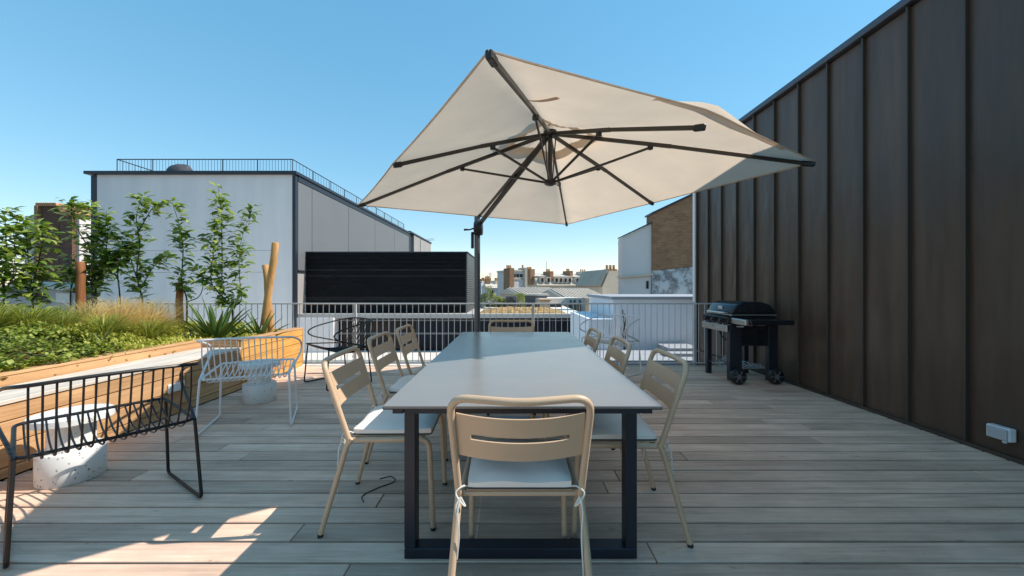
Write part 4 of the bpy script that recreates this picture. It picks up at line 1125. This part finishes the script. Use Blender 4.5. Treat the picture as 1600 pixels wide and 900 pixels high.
MB().lathe([(.03,ZR+.012),(.055,ZR+.025),(.055,ZR+.06),(.03,ZR+.07)], 20).build('lower_hub', M['plastic'], um, smooth=True)
MB().tube([(0,0,ZR+.06),(0,0,ZA-.05)], .021, 12).build('centre_tube', M['rib'], um, smooth=True)
for ox in (-.06, .07): MB().tube([(ox,.0,ZA-.05),(ox*.4,0,ZR+.06)], .006, 6).build('cable', M['plastic'], um, smooth=True)
jt = toloc((-.475, 5.35, 0)); jt.z = 2.0
pole = MB().tube([(jt.x,jt.y,.055),(jt.x,jt.y,2.32)], .041, 16).build('pole', M['pole'], um, smooth=True)
MB().lathe([(.06,.05),(.06,.16),(.045,.18)], 18, (jt.x,jt.y,0)).build('sleeve', M['plastic'], pole, smooth=True)
MB().box(jt.x-.4, jt.x+.4, jt.y-.4, jt.y+.4, .0, .05).build('base_plate', M['plastic'], um, bevel=.01)
a0 = jt+Vector((0,-.07,.03)); a1 = Vector((0,.05,ZA-.06)); a1.x = jt.x*.02
MB().tube([a0, a1], .030, 14).build('arm', M['rib'], um, smooth=True)
b = MB(); ax = Matrix.Rotation(-UR, 3, 'Z') @ Vector((1,0,0))
hc = jt+Vector((0,-.035,-.02))
b.tube([hc-ax*.06, hc-ax*.05, hc+ax*.05, hc+ax*.06], [.085,.1,.1,.085], 20)
ch = b.build('crank_housing', M['plastic'], um, smooth=True)
MB().tube([hc-ax*.06, hc-ax*.12+Vector((0,0,-.02)), hc-ax*.20+Vector((0,0,-.02))], [.012,.01,.016], 8).build('crank_handle', M['plastic'], ch, smooth=True)
lv = jt+Matrix.Rotation(-UR,3,'Z')@Vector((-.065,-.02,0))
MB().box(lv.x-.018, lv.x+.018, lv.y-.02, lv.y+.02, 1.70, 1.93).build('tilt_lever', M['plastic'], um, bevel=.008)
# strap hanging under the near panel
b = MB(); pp = []
for k in range(5):
    u = k/4; s_ = .04+.22*u; t_ = .60+.17*u; q = rimpt(s_)*t_; pp.append((q.x, q.y, canopy_z(s_, t_)-.012-.008*math.sin(PI*u)))
for a, c in zip(spline(pp,4), spline(pp,4)[1:]): b.bar(a, c, .03, .004)
b.build('strap', M['canvas'], um)

# ---- gas grill
gr = thing('gas_grill', 'black gas grill cart with silver trim standing against the dark wall', 'grill', (2.95, 4.95, 0))
# front looks to -x
def gb(name, mat, x0, x1, y0, y1, z0, z1, parent=None, bevel=.006, seg=2): return MB().box(x0,x1,y0,y1,z0,z1).build(name, mat, parent or gr, bevel=bevel, seg=seg)
gb('firebox', M['enamel'], -.27, .27, -.29, .29, .70, .815, bevel=.03)
lid = MB().prism([(-.275,.832),(-.27,.87),(-.22,.945),(-.13,.985),(.1,.985),(.2,.95),(.265,.87),(.27,.832)], 'y', -.285, .285).build('lid', M['enamel'], gr, bevel=.03, seg=3, smooth=True)
gb('lid_trim', M['steel'], -.287, .27, -.296, .296, .817, .833, bevel=.004)
MB().tube(fillet([(-.27,-.2,.845),(-.325,-.2,.85),(-.325,.2,.85),(-.27,.2,.845)], .03, 4), .011, 8).build('handle', M['steel'], lid, smooth=True)
gb('badge', M['plate'], -.262, -.252, -.045, .045, .885, .925, lid, .004)
bd = lid.children[-1]; bd.rotation_euler = (0, .0, 0)
gb('control_panel', M['enamel'], -.335, -.272, -.30, .30, .715, .80)
gb('trim_strip', M['steel'], -.345, -.33, -.305, .305, .62, .70)
for i in range(3):
    MB().tube([(-.336,-.18+.18*i,.757),(-.372,-.18+.18*i,.757)], [.026,.022], 14).build('knob', M['plastic'], gr, smooth=True)
for i in range(3): MB().tube([(-.345,-.20+.06*i,.66),(-.35,-.20+.06*i,.66)], .012, 8).build('screw', M['plate'], gr)
# legs: broad panels at the front, posts at the back
gb('leg', M['navy_metal'], -.30, -.24, .24, .30, .001, .70)
gb('leg', M['navy_metal'], -.31, -.16, -.31, -.24, .03, .70)
gb('leg', M['navy_metal'], .2, .26, .24, .30, .001, .70)
gb('leg', M['navy_metal'], .16, .27, -.31, -.24, .03, .70)
gb('side_panel', M['enamel'], -.2, .24, -.285, -.26, .45, .69)
# side shelf on the near side
gb('side_shelf', M['enamel'], -.25, .25, -.62, -.305, .735, .79, bevel=.012)
gb('shelf_front', M['steel'], -.30, -.252, -.60, -.305, .725, .795, bevel=.012)
MB().tube([(-.29,-.55,.71),(-.29,-.42,.70)], .008, 6).build('tool_hook', M['steel'], gr, smooth=True)
# wire bottom rack
b = MB()
for yv in (-.25, .25): b.tube([(-.27,yv,.17),(.24,yv,.17)], .007, 6)
for i in range(9): b.tube([(-.27+.062*i,-.25,.17),(-.27+.062*i,.25,.17)], .0035, 5)
for yv in (-.25, .25): b.tube([(-.27,yv,.23),(.24,yv,.23)], .005, 6)
for i in range(9): b.tube([(-.27+.062*i,-.25,.17),(-.27+.062*i,-.25,.23)], .003, 4)
b.build('bottom_rack', M['steel'], gr, smooth=True)
MB().lathe([(.0,.175),(.06,.18),(.075,.21),(.075,.26),(.05,.295),(.02,.30)], 18, (-.17,-.05,0)).build('gas_regulator', M['mullion'], gr, smooth=True)
MB().tube(spline([(-.17,-.05,.30),(-.12,0,.42),(-.2,.1,.55),(-.2,.1,.70)], 6), .008, 6).build('gas_hose', M['plastic'], gr, smooth=True)
for xw in (-.235, .215):
    wv = MB(); wv.tube([(xw,-.375,.095),(xw,-.368,.095),(xw,-.332,.095),(xw,-.325,.095)], [.085,.095,.095,.085], 28)
    wo_ = wv.build('wheel', M['plastic'], gr, smooth=True)
    MB().tube([(xw,-.383,.095),(xw,-.376,.095)], .03, 14).build('hub', M['mullion'], wo_, smooth=True)
    for i in range(6):
        a = i*PI/3; MB().bar((xw+.03*math.cos(a),-.378,.095+.03*math.sin(a)), (xw+.075*math.cos(a),-.378,.095+.075*math.sin(a)), .014, .008).build('spoke', M['mullion'], wo_)

# ---- weatherproof socket on the dark wall
sk_ = thing('wall_socket', 'small grey weatherproof socket box low on the dark metal wall', 'socket', (WX, 2.63, .17))
MB().box(-.055, -.004, -.065, .065, -.045, .045).build('box', M['socket_w'], sk_, bevel=.008, seg=2)
MB().box(-.072, -.0555, -.06, .045, -.038, .038).build('lid', M['socket'], sk_, bevel=.006, seg=2)
MB().tube([(-.03,-.02,-.046),(-.03,-.02,-.062)], .012, 10).build('gland', M['socket_w'], sk_, smooth=True)
# ---- step light in the bench front
sl = thing('step_light', 'small white rectangular step light set into the bench front', 'light', (BX, 3.52, .25))
MB().box(.001, .016, -.085, .085, -.04, .04).build('cover', M['socket_w'], sl, bevel=.004)
MB().box(.0165, .020, -.075, .075, -.03, .03).build('lens', M['white_metal'], sl, bevel=.001)
# ---- thin dark cord lying on the deck under the left chairs
cd = spline([(-.80,2.33,.004),(-.74,2.36,.004),(-.70,2.30,.004),(-.78,2.22,.004),(-.83,2.14,.004),(-.80,2.08,.004)], 6)
tag(MB().tube(cd, .003, 5).build('loose_cord', M['plastic'], smooth=True), 'thin dark cord curled on the deck under the left chairs', 'cord')
# ---- twisted cord wound on the railing post
pp = [(-2.36+.018*math.cos(i*.9), RY-.03+.018*math.sin(i*.9), .03+.62*i/70) for i in range(71)]
tag(MB().tube(pp, .008, 5).build('twisted_rope', M['cord'], smooth=True), 'white twisted rope wound up a railing post behind the black armchair', 'rope')
